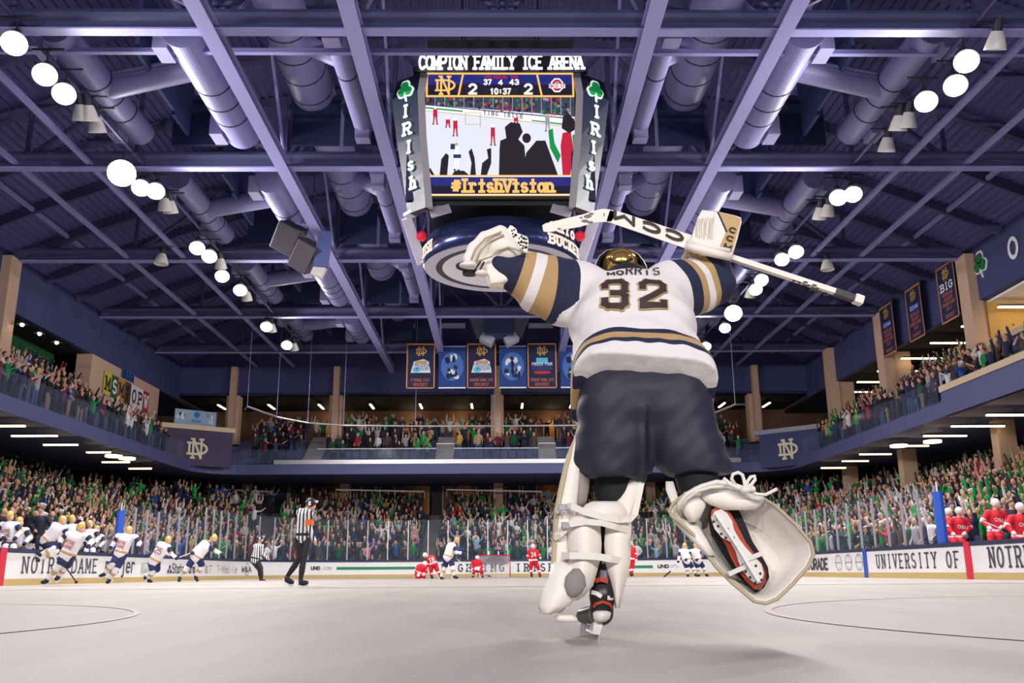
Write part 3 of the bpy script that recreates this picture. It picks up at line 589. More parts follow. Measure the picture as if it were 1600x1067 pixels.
spoly(B, 7, [(.3, .84), (.31, .74), (.29, .65), (.31, .62), (.33, .7), (.34, .84)]); spoly(B, 7, [(.37, .84), (.38, .74), (.42, .7), (.41, .63), (.44, .62), (.44, .74), (.41, .84)])
spoly(B, 7, [(0, .78), (.04, .78), (.07, .84), (.05, .84), (.03, .8), (0, .8)]); sq(.0068, 5, .62, .62, .65, .66)
# top strip and bottom strip
sq(.003, 3, 0, 0, 1, .205); sq(.0035, 2, .0, .0, 1, .1)
def frame_(u0, v0, u1, v1, w_, mi, d): sq(d, mi, u0, v0, u1, v0 + w_); sq(d, mi, u0, v1 - w_, u1, v1); sq(d, mi, u0, v0, u0 + w_ * .8, v1); sq(d, mi, u1 - w_ * .8, v0, u1, v1)
frame_(0, .0, 1, .205, .016, 4, .012)
spoly(.012, 4, [(.245, .0), (.258, .0), (.225, .2), (.212, .2)]); spoly(.012, 4, [(.742, .0), (.755, .0), (.788, .2), (.775, .2)])
def stext(s, u0, v0, u1, v1, mi, st, d=.013, serif=False, gap=.3): o = sp(u0, v1); text(m, s, (Vector((SX0, YF - .03 - d, SZ0)) + Vector((o[0], 0, o[1])), (1, 0, 0), (0, 0, 1)), (u1 - u0) * SW, (v1 - v0) * SH, st, gap, serif, 0, mi)
sq(.009, 7, .27, .085, .355, .19); sq(.009, 7, .645, .085, .73, .19); sq(.009, 7, .385, .125, .615, .19)
stext('2', .29, .1, .34, .175, 5, .075); stext('2', .665, .1, .715, .175, 5, .075); stext('37', .39, .06, .44, .1, 5, .042); stext('4', .49, .065, .515, .1, 5, .042); stext('43', .565, .06, .625, .1, 5, .042); stext('10:37', .435, .135, .57, .178, 5, .045); stext('PERIOD', .455, .03, .545, .05, 6, .02); stext('SOG', .395, .028, .44, .045, 6, .016); stext('SOG', .575, .028, .62, .045, 6, .016)
o_ = sp(.065, .18); nd_mark(m, (Vector((SX0 + o_[0], YF - .045, SZ0 + o_[1])), (1, 0, 0), (0, 0, 1)), .56, .58, 0, 4, .9)
flat(m, ngon(.885 * SW, .895 * SH, .2, .25, 8, PI / 8), fr(.012), 5); flat(m, ngon(.885 * SW, .895 * SH, .16, .2, 8, PI / 8), fr(.013), 6); flat(m, ngon(.885 * SW, .895 * SH, .1, .13, 8, PI / 8), fr(.014), 10); sq(.015, 5, .83, .095, .94, .13); stext('OHIO ST', .835, .1, .935, .125, 6, .02, .016)
sq(.003, 2, 0, .835, 1, 1); sq(.0035, 3, 0, .92, 1, 1); frame_(0, .835, 1, 1, .016, 4, .012); frame_(.006, .845, .994, .99, .005, 5, .0125)
stext('#IrishVision', .185, .872, .85, .965, 4, .085, .013, True, .12)
m.build('picture', SM, scr)
# title letters
b = MB(); text(b, 'COMPTON FAMILY ICE ARENA', ((XC - 2.4, YF - .15, 14.77), (1, 0, .004), (0, 0, 1)), 4.86, .42, .062, .16, True, .05); b.build('title_letters', mat('title_white', (246, 246, 250), .4, emit=1.), SB)
b = MB(); b.span((XC - 2.6, YF - .05, 14.74), (XC + 2.6, YF + .1, 14.9)); b.span((XC - 2.2, YF + .1, 15.), (XC + 2.2, -1.9, 15.9)); b.build('title_rail', M_black, SB)
# corner fins
for s in (-1, 1):
    pts = [(14.62, 3.02, 2.42), (14., 3.18, 2.5), (12.6, 2.98, 2.42), (11.4, 2.78, 2.3), (10.35, 2.62, 2.2)]
    f = MB(); rings = []
    for z, xo, xi in pts:
        A = Vector((XC + s * (xo + .08), YF + .3, z)); Bp = Vector((XC + s * (xi - .06), YF - .2, z)); n_ = Vector((s * .5, -.85, 0)) * -.3
        rings.append([A, Bp, Bp + n_ * .9, A + n_ * .9][::s])
    f.loft(rings); fin = f.build('corner_fin', M_sbn, SB)
    g = MB(); rings = []
    for z, xo, xi in pts:
        Bp = Vector((XC + s * (xi - .06), YF - .21, z)); rings.append([Bp, Bp + Vector((-s * .2, .02, 0)), Bp + Vector((-s * .2, .2, 0)), Bp + Vector((0, .2, 0))][::-s])
    g.loft(rings); g.build('fin_edge', M_sbg, fin)
    L_ = MB()
    for ch, z in zip('IRIsh', (13.25, 12.68, 12.1, 11.56, 10.98)):
        i_ = [k for k in range(4) if pts[k][0] >= z + .2 >= pts[k + 1][0]][0]; t_ = (pts[i_][0] - z - .2) / (pts[i_][0] - pts[i_ + 1][0])
        xo = pts[i_][1] * (1 - t_) + pts[i_ + 1][1] * t_; xi = pts[i_][2] * (1 - t_) + pts[i_ + 1][2] * t_
        A = Vector((XC + s * (xo + .08), YF + .3, z)); Bp = Vector((XC + s * (xi - .06), YF - .2, z)); a_, b2 = (A, Bp) if s < 0 else (Bp, A)
        d = (b2 - a_); W_ = d.length; d.normalize(); n_ = d.cross(Vector((0, 0, 1)))
        glyph(L_, ch, (a_ + d * W_ * .38 + n_ * .03 + Vector((0, 0, .04)), d, (0, 0, 1)), W_ * .3, .36, .062, True, .04)
    L_.build('fin_letters', mat('fin_white', (236, 246, 240), .4, emit=.5), fin)
    A = Vector((XC + s * 3.2, YF + .3, 14.12)); Bp = Vector((XC + s * 2.4, YF - .2, 14.12)); a_, b2 = (A, Bp) if s < 0 else (Bp, A); d = (b2 - a_).normalized(); n_ = d.cross(Vector((0, 0, 1)))
    S_ = MB(); shamrock(S_, ((a_ + b2) / 2 + n_ * .02, d, (0, 0, 1)), .62, .03, 0); S_.build('shamrock_outline', MATS['fin_white'], fin)
    S_ = MB(); shamrock(S_, ((a_ + b2) / 2 + n_ * .055, d, (0, 0, 1)), .5, .03, 0, 1); S_.build('shamrock', [mat('neon_green', (16, 140, 70), .4, emit=.35), MATS['fin_white']], fin)
    # strut down to the ring and small flap
    f = MB(); f.bar((XC + s * 2.75, YF + .5, 10.3), (XC + s * 2.42, -.2, 9.45), .3, .08, (0, 1, 0)); f.bar((XC + s * 2.75, YF + .5, 10.35), (XC + s * 2.2, YF + .1, 10.5), .3, .1); f.bar((XC + s * 2.42, -.2, 9.45), (XC + s * 2.05, -.6, 9.4), .3, .06); f.build('strut', mat('strut_white', (206, 206, 226), .5), SB)
    f = MB(); f.box((XC + s * 1.75, YF + .1, 10.38), (.6, .05, .42), 0, M=Matrix.Rotation(s * .3, 3, 'Y') @ Matrix.Rotation(-.5, 3, 'X')); f.build('flap', mat('flap_grey', (170, 166, 180), .5), SB)
    f = MB(); f.ball((XC + s * 2.35, -1.2, 9.95), .16, 10); f.build('red_beacon', mat('beacon_red', (200, 20, 50), .4, emit=.4), SB)
# ring display
RG = MB(); cz = 9.35; RX = 2.35
RG.lathe([(RX, 0), (RX + .06, .08), (RX - .05, .8), (RX - .6, .8)], (XC, 0, cz), (0, 0, 1), 64, 0, False)
ring = RG.build('ring_display', mat('ring_led', (52, 58, 104), .2, metal=.6), SB, True)
RB = MB(); rr_ = [(0, 4), (.3, 4), (.95, 4), (1.42, 1), (1.8, 1), (2.0, 2), (2.12, 3), (RX, 3)]
for (r0, m0), (r1, m1) in zip(rr_, rr_[1:]): RB.lathe([(r0, 0), (r1, 0)], (XC, 0, cz - .005 * (1 + r1)), (0, 0, 1), 64, m1, False)
RB.build('ring_underside', [M_white, mat('ring_white', (232, 232, 244), .4), M_sbn, mat('ring_grey', (196, 196, 216), .4), mat('ring_inner', (150, 150, 180), .4)], ring)
for s_, w0, z_, h_ in (('OHIO', .18, .5, .2), ('STATE', .2, .27, .0), ('BUCKEYES', .3, .07, .26)):
    if not h_: continue
    T_ = MB(); n = len(s_)
    for i, ch in enumerate(s_):
        a = -.98 + (i + .5) / n * (.95 if n > 5 else .55) ; r = RX + .06
        u_ = Vector((math.cos(a + PI / 2), math.sin(a + PI / 2), 0)); o_ = Vector((XC + r * math.cos(a), r * math.sin(a), cz + z_ + .05)); glyph(T_, ch, (o_ - u_ * .08, u_, (0, 0, 1)), .2, h_, .07, True, .015)
    T_.build('ring_letters', E('ring_text', (255, 236, 220), .9), ring)
T_ = MB(); sN = [(-1, -2.75), (-1, -2.9)]
for i, ch in enumerate('IRISH'):
    a = -2.95 + i * .085; r = RX + .06; u_ = Vector((math.cos(a + PI / 2), math.sin(a + PI / 2), 0)); glyph(T_, ch, (Vector((XC + r * math.cos(a), r * math.sin(a), cz + .15)) - u_ * .08, u_, (0, 0, 1)), .15, .3, .06, True, .015)
T_.build('ring_letters', MATS['ring_text'], ring)
T_ = MB(); T_.lathe([(.22, 0), (.22, .18), (.3, .18), (.3, .24)], (XC - .95, -.3, cz - .3), (0, 0, 1), 14); T_.lathe([(.42, 0), (.42, .06)], (XC - .95, -.3, cz - .06), (0, 0, 1), 20); T_.build('camera_pod', M_black, ring)
# hoist
b = MB()
for sx in (-1, 1):
    for sy in (-1, 1): b.tube([(XC + sx * 1.2, sy * 1.2, 14.9), (XC + sx * 1.2, sy * 1.2, 19)], .03, 6)
b.span((XC - .5, -.5, 15), (XC + .5, .5, 16.4)); b.build('hoist', M_black, SB)
# ---- banners
M_bn = mat('banner_navy', (26, 30, 66), .8); M_bo = mat('banner_gold', (206, 140, 92), .7); M_bi = mat('banner_mark', (200, 160, 96), .7)
M_blue = mat('banner_blue', (30, 60, 128), .8); M_paleb = mat('banner_pale', (190, 205, 232), .8); M_maroon = mat('banner_text', (170, 96, 90), .8); M_cyan = mat('banner_cyan', (90, 190, 230), .8)
def banner(o, u, W_, H_, label, lines, logo, photo=False):
    """o = lower left corner seen from the rink, u = direction to the right"""
    u = Vector(u); v = Vector((0, 0, 1)); n = u.cross(v); o = Vector(o)
    t = thing('championship_banner' if not photo else 'photo_banner', label, 'banner', o + u * W_ / 2, 'hanging banners')
    b = MB(); b.prism([(0, 0), (W_, 0), (W_, H_), (0, H_)], (o, u, v), -.03); b.build('cloth', M_blue if photo else M_bn, t)
    b = MB(); b.bar(o + v * H_ - n * .02, o + u * W_ + v * H_ - n * .02, .06, .06); b.build('top_rod', M_bo if not photo else M_paleb, t)
    q = MB(); e = .07; F_ = lambda d: (o + n * d, u, v)
    if photo:
        flat(q, [(0, 0), (W_, 0), (W_, .08), (0, .08)], F_(.004), 3); flat(q, ngon(W_ * .5, H_ * .52, W_ * .42, H_ * .34, 20), F_(.004), 2)
        random.seed(len(label))
        for i in range(26): flat(q, ngon(W_ * (.25 + .5 * random.random()), H_ * (.25 + .5 * random.random()), .06 + .12 * random.random(), .08 + .2 * random.random(), 7, random.random()), F_(.006 + i * .0004), random.choice((3, 3, 4, 0, 2)))
        q.build('printed_picture', [M_bn, M_bo, mat('print_blue', (70, 110, 180), .8), mat('print_white', (222, 228, 242), .8), mat('print_dark', (20, 28, 60), .8)], t); return
    for P in ([(0, 0), (W_, 0), (W_, e), (0, e)], [(0, H_ - e), (W_, H_ - e), (W_, H_), (0, H_)], [(0, 0), (e, 0), (e, H_), (0, H_)], [(W_ - e, 0), (W_, 0), (W_, H_), (W_ - e, H_)]): flat(q, P, F_(.004), 0)
    nd_mark(q, (o + n * .008 + u * W_ * .33 + v * H_ * .74, u, v), W_ * .36, H_ * .19, 0, 1)
    if logo == 'ff':
        flat(q, [(W_ * .15, H_ * .35), (W_ * .85, H_ * .35), (W_ * .78, H_ * .6), (W_ * .6, H_ * .66), (W_ * .25, H_ * .6)], F_(.006), 2); flat(q, ngon(W_ * .35, H_ * .42, W_ * .13, H_ * .06), F_(.008), 3); flat(q, [(W_ * .3, H_ * .56), (W_ * .72, H_ * .56), (W_ * .72, H_ * .62), (W_ * .3, H_ * .62)], F_(.008), 1)
        text(q, 'FROZEN', (o + n * .01 + u * W_ * .2 + v * H_ * .49, u, v), W_ * .6, H_ * .06, .03, .3, False, 0, 4); text(q, 'FOUR', (o + n * .01 + u * W_ * .35 + v * H_ * .41, u, v), W_ * .42, H_ * .06, .03, .3, False, 0, 4)
    elif logo == 'ff2':
        flat(q, [(W_ * .3, H_ * .55), (W_ * .7, H_ * .55), (W_ * .7, H_ * .68), (W_ * .3, H_ * .68)], F_(.006), 3); flat(q, [(W_ * .15, H_ * .4), (W_ * .85, H_ * .4), (W_ * .85, H_ * .5), (W_ * .15, H_ * .5)], F_(.008), 4); text(q, 'FROZEN FOUR', (o + n * .012 + u * W_ * .15 + v * H_ * .51, u, v), W_ * .7, H_ * .06, .03, .3, False, 0, 2); flat(q, ngon(W_ * .5, H_ * .35, W_ * .3, H_ * .035), F_(.009), 5)
    elif logo == 'b1g': text(q, 'BIG', (o + n * .01 + u * W_ * .16 + v * H_ * .56, u, v), W_ * .68, H_ * .12, .08, .2, True, 0, 2)
    elif logo == 'che': flat(q, [(W_ * .25, H_ * .56), (W_ * .75, H_ * .56), (W_ * .82, H_ * .66), (W_ * .2, H_ * .68)], F_(.006), 6); text(q, 'CCHA', (o + n * .01 + u * W_ * .24 + v * H_ * .58, u, v), W_ * .52, H_ * .06, .03, .2, False, 0, 2)
    for s_, f_, h_ in lines: text(q, s_, (o + n * .01 + u * W_ * (.5 - .4 * min(1, len(s_) / 10)) + v * H_ * f_, u, v), W_ * .8 * min(1, len(s_) / 10), H_ * h_, H_ * h_ * .2, .25, True, 0, 7)
    q.build('emblem_and_lettering', [M_bo, M_bi, mat('print_white', (222, 228, 242), .8), M_cyan, mat('logo_navy', (40, 60, 120), .8), mat('logo_red', (190, 50, 70), .8), mat('logo_blue', (60, 80, 190), .8), M_maroon], t)
for k, (x0, x1) in enumerate(((636, 680), (686, 728), (730, 775), (780, 822), (824, 869), (875, 915))):
    a, b2 = at(x0, 537, Y=30.), at(x1, 537, Y=30.); ph = k % 2
    banner((a.x, 30, 11.62), (1, 0, 0), b2.x - a.x, 2.92 if not ph else 2.75, ('%s blue photo banner hanging over the far end, from the left' if ph else '%s navy banner with a gold border over the far end, from the left') % ordn[k // 2], [(('FINALIST', .16, .055) if k == 0 else ('SEMIFINALIST', .16, .055)), ('HOCKEY', .06, .055)], 'ff2' if k == 4 else 'ff', ph)
for k, (y, lg) in enumerate(((14.45, 'b1g'), (17.95, 'che'), (21.3, 'che'))):
    banner((21.7, y + .85, 11.68), (0, -1, 0), 1.7, 2.75, 'navy champions banner along the right wall, %s from the shamrock' % ordn[k], [('REGULAR', .46, .055), ('SEASON', .37, .055), ('CHAMPIONS', .28, .055), ('2017' if k == 0 else '2007', .19, .055), ('HOCKEY', .07, .055)], lg)
# pennant strip and blue sign on the tan block
t = thing('pennant_strip', 'strip of seven college pennants on the left tan block', 'banner', (-22.05, 26.5, 10.3))
cols = [(214, 190, 60), (40, 90, 70), (196, 140, 40), (80, 60, 40), (226, 220, 226), (220, 224, 232), (176, 40, 60)]
cuts = [23.9 + .95 * i for i in range(8)]
for i, c in enumerate(cols):
    zt = lambda y: 11.3 - (y - 23.9) * .0; b = MB(); b.prism([(cuts[i], 10.2), (cuts[i + 1], 10.2), (cuts[i + 1], 11.5), (cuts[i], 11.5)], ((-22.05, 0, 0), (0, 1, 0), (0, 0, 1)), .03); o = b.build('pennant', mat('pennant_%s' % 'abcdefg'[i], c, .8), t)
    b = MB(); ch = 'MSMIOPW'[i]; glyph(b, ch, ((-22.01, cuts[i] + .25, 10.5), (0, 1, 0), (0, 0, 1)), .5, .7, .14, True); b.build('pennant_letter', M_navy_d if i in (0, 4, 2) else (M_white if i in (1, 6) else M_black), o)
t = thing('wall_sign', 'small blue conference sign above the pennants on the tan block', 'sign', (-22.05, 27.2, 11.6))
b = MB(); b.prism([(26.2, 11.62), (28, 11.62), (28, 12.15), (26.2, 12.15)], ((-22.05, 0, 0), (0, 1, 0), (0, 0, 1)), .03); b.build('board', mat('sign_blue', (30, 110, 190), .6), t); b = MB(); text(b, 'BIG', ((-22.01, 26.35, 11.7), (0, 1, 0), (0, 0, 1)), 1.5, .36, .12, .15, True); b.build('lettering', M_navy_d, t)
t = thing('rail_banner', 'pale blue picture banner on the rail above the left corner panel', 'banner', at(305, 655, Y=31.8))
a, b2 = at(272, 662, Y=31.2), at(337, 668, Y=33.2); u = (b2 - a); L = u.length; u.normalize()
b = MB(); b.prism([(0, 0), (L, 0), (L, 1.0), (0, 1.0)], (a, u, Vector((0, 0, 1))), -.03); b.build('cloth', mat('pale_banner', (150, 176, 204), .8), t)
b = MB(); n_ = u.cross(Vector((0, 0, 1))); flat(b, ngon(L * .52, .72, .22, .2, 14), (a + n_ * .01, u, Vector((0, 0, 1))), 0); text(b, 'NCAA', (a + n_ * .012 + u * L * .42 + Vector((0, 0, .22)), u, (0, 0, 1)), L * .2, .18, .04, .2, False, 0, 0)
random.seed(5)
for i in range(14): flat(b, ngon(L * (.15 if i < 7 else .82) + random.uniform(-.25, .25), .25 + random.random() * .5, .08, .14, 7), (a + n_ * (.012 + i * .0005), u, Vector((0, 0, 1))), random.choice((1, 2, 3)))
b.build('printed_picture', [mat('ncaa_blue', (30, 120, 180), .7), MATS['print_white'], MATS['print_dark'], mat('print_tan', (170, 130, 110), .8)], t)
# ---- linear lights
def tube_light(p, q, label, grp, r=.05, name='strip_light'):
    t = thing(name, label, 'light', p, grp); b = MB(); b.bar(p, q, .14, .07); b.build('diffuser', M_warm, t)
    b = MB(); b.bar(Vector(p) + Vector((0, 0, .06)), Vector(q) + Vector((0, 0, .06)), .18, .06); m_ = (Vector(p) + Vector(q)) / 2; b.tube([m_, m_ + Vector((0, 0, .28))], .012, 5); b.build('housing', M_black, t); return t
for i, y in enumerate((11.95, 15.25, 18.5, 22., 25.25, 28.4, 31.6)):
    tube_light((22.6, y, 11.6), (25.2, y, 11.6), 'warm strip light over the right upper stand, %s from the suite' % ordn[i], 'upper strip lights')
for i, (x0, x1, y) in enumerate(((20.9, 23.2, 9.4), (20.9, 23.2, 12.3), (21., 23., 15.2), (21.2, 22.8, 18.6), (20.6, 22.3, 21.9), (20.8, 22.3, 25), (20.8, 22.3, 28.5))):
    tube_light((x0 - .9, y, 6.3), (x1 - .9, y, 6.3), 'warm strip light under the right balcony, %s from the near end' % ordn[i], 'lower strip lights')
for i, (x0, x1, y) in enumerate(((-21.9, -19.4, 11.1), (-21.4, -19.4, 13.9), (-21.4, -19.8, 16.8), (-20.6, -19.4, 19.6), (-21.6, -20.1, 23.8), (-21.4, -20.1, 27.))):
    tube_light((x0, y, 6.3), (x1, y, 6.3), 'warm strip light under the left balcony, %s from the near end' % ordn[i], 'lower strip lights')
for i, px in enumerate((344, 422, 500, 580, 657, 737, 816, 893, 1130, 1200)):
    p = at(px, 625, Y=38.5); tube_light((p.x, 38.1, 12.1), (p.x, 39.9, 12.1), 'short warm strip light over the far upper concourse, %s from the left' % ordn[i], 'far strip lights')
M_disc = mat('disc_glow', (255, 240, 205), .5, emit=5.)
for i, (x, y, s) in enumerate(((-19.9, 21.2, 'left'), (-19.6, 22.2, 'left'), (21.4, 17.1, 'right'), (20.4, 18.6, 'right'))):
    t = thing('disc_light', 'round glowing ceiling disc under the %s balcony, %s' % (s, 'nearer' if i in (0, 2) else 'farther'), 'light', (x, y, 6.35), 'disc lights'); b = MB(); b.lathe([(.42, 0), (.42, .1)], (x, y, 6.25), (0, 0, 1), 20); b.build('diffuser', M_disc, t); b = MB(); b.lathe([(.44, 0), (.44, .08)], (x, y, 6.36), (0, 0, 1), 20); b.build('housing', M_black, t)
for i, (y) in enumerate((13.35, 14.95, 16.65)):
    p = Vector((-21.3, y, 11.3)); t = thing('pendant_lamp', 'small dark pendant lamp by the left green wall, %s from the near end' % ordn[i], 'lamp', p, 'pendant lamps')
    b = MB(); b.lathe([(.05, .16), (.12, .12), (.26, 0)], p, (0, 0, 1), 14, caps=False); b.tube([p + Vector((0, 0, .16)), p + Vector((0, 0, .8))], .01, 5); b.build('shade', M_house, t); b = MB(); b.ball(p, .1, 8); b.build('bulb', mat('bulb_warm', (255, 220, 160), .4, emit=8.), t)
# ---- net pipe with its cables, hung round the far end
pp = [at(383, 640, Z=9.9)] + [Vector((x, y, z)) for x, y, z in ((-14.4, 25.8, 9.75), (-13.2, 28, 9.5), (-11.6, 29.4, 9.36), (-9.5, 30.1, 9.3), (-5, 30.4, 9.28), (0, 30.5, 9.28), (5, 30.4, 9.28), (9.5, 30.1, 9.3), (11.6, 29.3, 9.36), (13.2, 28, 9.5), (14.2, 25.8, 9.75))] + [at(1165, 632, Z=9.9)]
t = thing('net_pipe', 'curved silver pipe hung on cables above the far glass', 'pipe', (0, 30.4, 9.28)); b = MB(); b.tube(pp, .06, 8); b.build('pipe', M_silver, t)
for p in pp[1:-1:1]: b = MB(); b.tube([p, p + Vector((0, 0, roof_z(p.x) - p.z - .3))], .012, 5); b.build('cable', M_steel, t)
# ================================================================ RINK BOARDS, GLASS, GOAL
M_board = mat('board_white', (236, 236, 238), .35); M_kick = mat('kick_gold', (196, 170, 112), .5); M_cap = mat('cap_navy', (30, 38, 74), .4)
M_ink = mat('ink_dark', (52, 50, 66), .6); M_inkg = mat('ink_grey', (150, 152, 160), .6); M_bgreen = mat('board_green', (14, 130, 84), .5)
M_red = mat('line_red', (206, 24, 60), .5); M_blu = mat('line_blue', (26, 78, 170), .5); M_pad = mat('pad_blue', (34, 84, 190), .5)
RP = rr_path(RW, RL, RR, -12., .1)
S_ = [0.]
for a, b in zip(RP, RP[1:]): S_.append(S_[-1] + math.hypot(b[0] - a[0], b[1] - a[1]))
def rp(s):
    i = min(max(int(np.searchsorted(S_, s)) - 1, 0), len(RP) - 2); t = (s - S_[i]) / max(1e-6, S_[i + 1] - S_[i])
    a, b = RP[i], RP[i + 1]; x, y = a[0] + (b[0] - a[0]) * t, a[1] + (b[1] - a[1]) * t
    nx, ny = a[2] + (b[2] - a[2]) * t, a[3] + (b[3] - a[3]) * t; return Vector((x, y, 0)), Vector((nx, ny, 0)).normalized()
def s_of(px, z=.6):
    best = None
    for s in np.arange(0, S_[-1], .15):
        p, n = rp(s); q = pix(p + Vector((0, 0, z)))
        if q[2] > 1 and (best is None or abs(q[0] - px) < best[0]): best = (abs(q[0] - px), s)
    return best[1]
HB = 1.045
def sub(s0, s1, step=.35):
    n = max(2, int((s1 - s0) / step) + 1); out = []
    for i in range(n + 1):
        p, nn = rp(s0 + (s1 - s0) * i / n); out.append((p.x, p.y, nn.x, nn.y))
    return out
sL = S_[min(range(len(RP)), key=lambda i: abs(RP[i][1] - (RL - RR)) + (RP[i][0] > 0) * 99)]
sR = S_[-1] - sL; arc = RR * PI / 2
SEG = [('left', 0, sL), ('left corner', sL, sL + arc), ('far end', sL + arc, sR - arc), ('right corner', sR - arc, sR), ('right', sR, S_[-1])]
BO = {}
for nme, s0, s1 in SEG:
    t = thing('dasher_boards', 'white rink boards with gold kick plate and navy cap, %s side' % nme if 'corner' not in nme and nme != 'far end' else 'white rink boards with gold kick plate and navy cap, %s' % nme, 'boards', rp((s0 + s1) / 2)[0], 'rink boards'); BO[nme] = t
    P = sub(s0, s1)
    b = MB(); sweep(b, P, [(0, .19), (0, HB - .12), (.1, HB - .12), (.1, .19)]); b.build('panel', M_board, t)
    b = MB(); sweep(b, P, [(-.015, .0), (-.015, .19), (.1, .19), (.1, 0)]); b.build('kick_plate', M_kick, t)
    b = MB(); sweep(b, P, [(-.03, HB - .12), (-.03, HB), (.28, HB), (.28, HB - .12)]); b.build('cap_rail', M_cap, t)
def owner(s):
    for nme, s0, s1 in SEG:
        if s0 <= s <= s1: return BO[nme]
def bframe(s, z, off=-.02):
    p, n = rp(s); return (p + n * off + Vector((0, 0, z)), Vector((n.y, -n.x, 0)), Vector((0, 0, 1)))
def btext(s_, px0, px1, z0, z1, st, m, serif=True, fill=.8):
    a, b = s_of(px0), s_of(px1); n = len(s_); adv = (b - a) / n; q = MB()
    for i, ch in enumerate(s_):
        if ch != ' ': glyph(q, ch, bframe(a + adv * (i + (1 - fill) / 2), z0), adv * fill, z1 - z0, st, serif)
    q.build('board_lettering', m, owner((a + b) / 2))
def bstripe(px, w, m, name):
    s = s_of(px); q = MB(); sweep(q, sub(s - w / 2, s + w / 2, .1), [(-.034, 0), (-.034, HB + .004), (0.1, HB + .004), (.1, 0)]); q.build(name, m, owner(s))
bstripe(1, .34, M_red, 'red_line_stripe'); bstripe(1513, .34, M_red, 'red_line_stripe'); bstripe(1352, .32, M_blu, 'blue_line_stripe')
def brect(px0, px1, z0, z1, m, name):
    a, b = s_of(px0), s_of(px1); q = MB(); sweep(q, sub(a, b, .3), [(-.012, z0), (-.012, z1), (0, z1), (0, z0)]); q.build(name, m, owner((a + b) / 2))
def bring(px, rx, rz, zc, m, st=.03, cross=True):
    s = s_of(px); q = MB(); o, u, v = bframe(s, zc); n = 22
    for r0, r1 in ((1 - st / rx, 1),): q.loft([[o + u * rx * k * math.cos(2 * PI * i / n) + v * rz * k * math.sin(2 * PI * i / n) for i in range(n)] for k in (r1, r0)], 0, (False, False))
    if cross:
        q.add([o + u * a + v * b for a, b in ((-rx, -.02), (rx, -.02), (rx, .02), (-rx, .02))], [(0, 1, 2, 3)])
        glyph(q, 'T', (o - u * .06 + v * .1, u, v), .12, .14, .025, False); glyph(q, 'I', (o - u * .06 - v * .3, u, v), .12, .14, .025, False)
    q.build('advert_ring', m, owner(s))
btext('NOTRE DAME', 34, 152, .36, .8, .055, M_ink, True, .6)
btext('meijer', 164, 212, .36, .9, .075, M_ink, False, .95)
brect(221, 243, .34, .74, mat('ad_greygreen', (176, 190, 186), .6), 'advert_box'); btext('PNC', 222, 242, .45, .64, .05, M_board, False)
for px_, z_ in ((262, .4), (266, .4), (264, .58)): bring(px_, .1, .09, z_, M_ink, .09, False)
btext('State Farm', 268, 304, .34, .72, .06, M_ink, False, .9)
btext('AT&T', 306, 332, .34, .66, .05, M_inkg, False)
btext('T-Mobile', 338, 372, .34, .68, .04, M_inkg, False, .85)
bring(385, .22, .34, .52, M_inkg, .03, False); btext('W&A', 378, 392, .38, .64, .05, M_ink, False)
btext('UND', 484, 501, .5, .66, .06, M_ink, False); btext('.COM', 501, 517, .5, .66, .025, M_inkg, False)
brect(525, 650, .48, .64, M_bgreen, 'green_stripe'); brect(905, 1020, .46, .62, M_bgreen, 'green_stripe')
btext('FIGHTING IRISH', 686, 866, .34, .76, .07, M_ink, True, .5)
btext('UND', 1027, 1044, .48, .64, .06, M_ink, False); btext('.COM', 1044, 1060, .48, .64, .025, M_inkg, False)
btext('GATORADE', 1252, 1294, .32, .72, .1, M_ink, False, .8)
for px in (1310, 1326, 1342): bring(px, .34, .31, .56, M_inkg, .035)
btext('UNIVERSITY OF', 1368, 1503, .34, .78, .055, M_ink, True, .55)
btext('NOTRE DAME', 1545, 1700, .34, .84, .06, M_ink, True, .6)
# ---- glass and posts
M_glass = mat('rink_glass', (150, 166, 184), .05, alpha=.05, spec=.5)
M_post = mat('post_metal', (198, 198, 208), .35, metal=.5)
gA, gB = s_of(190, 1.1), s_of(1463, 1.1)
npn = int(round((gB - gA) / 1.219)); step = (gB - gA) / npn
def gtop(s):
    if s < sL - 4: return 2.86
    if s > sR + 4: return 2.86
    return 3.46
sect = lambda s: [n for n, a, b in SEG if a <= s <= b + 1e-6][0]
cnt = {}
words = ['first', 'second', 'third', 'fourth', 'fifth', 'sixth', 'seventh', 'eighth', 'ninth', 'tenth', 'eleventh', 'twelfth', 'thirteenth', 'fourteenth', 'fifteenth', 'sixteenth', 'seventeenth', 'eighteenth', 'nineteenth', 'twentieth', 'twenty-first', 'twenty-second', 'twenty-third', 'twenty-fourth']
for i in range(npn):
    s = gA + i * step; sc_ = sect(s + step / 2); k = cnt.get(sc_, 0); cnt[sc_] = k + 1
    b = MB(); sweep(b, sub(s + .03, s + step - .03, .5), [(.1, HB), (.1, gtop(s + .5)), (.112, gtop(s + .5)), (.112, HB)])
    tag(b.build('rink_glass', M_glass), 'clear rink glass pane above the %s boards, %s counting from the left' % (sc_, words[k]), 'glass', 'rink glass panes')
cnt = {}
for i in range(npn + 1):
    s = gA + i * step; sc_ = sect(s); k = cnt.get(sc_, 0); cnt[sc_] = k + 1; p, n = rp(s); h = max(gtop(s - .3), gtop(s + .3)) - .06
    b = MB(); b.bar(p + n * .11 + Vector((0, 0, HB)), p + n * .11 + Vector((0, 0, h)), .055, .07, (n.x, n.y, 0)); tag(b.build('glass_stanchion', M_post), 'silver post between glass panes on the %s boards, %s counting from the left' % (sc_, words[k]), 'post', 'rink glass posts')
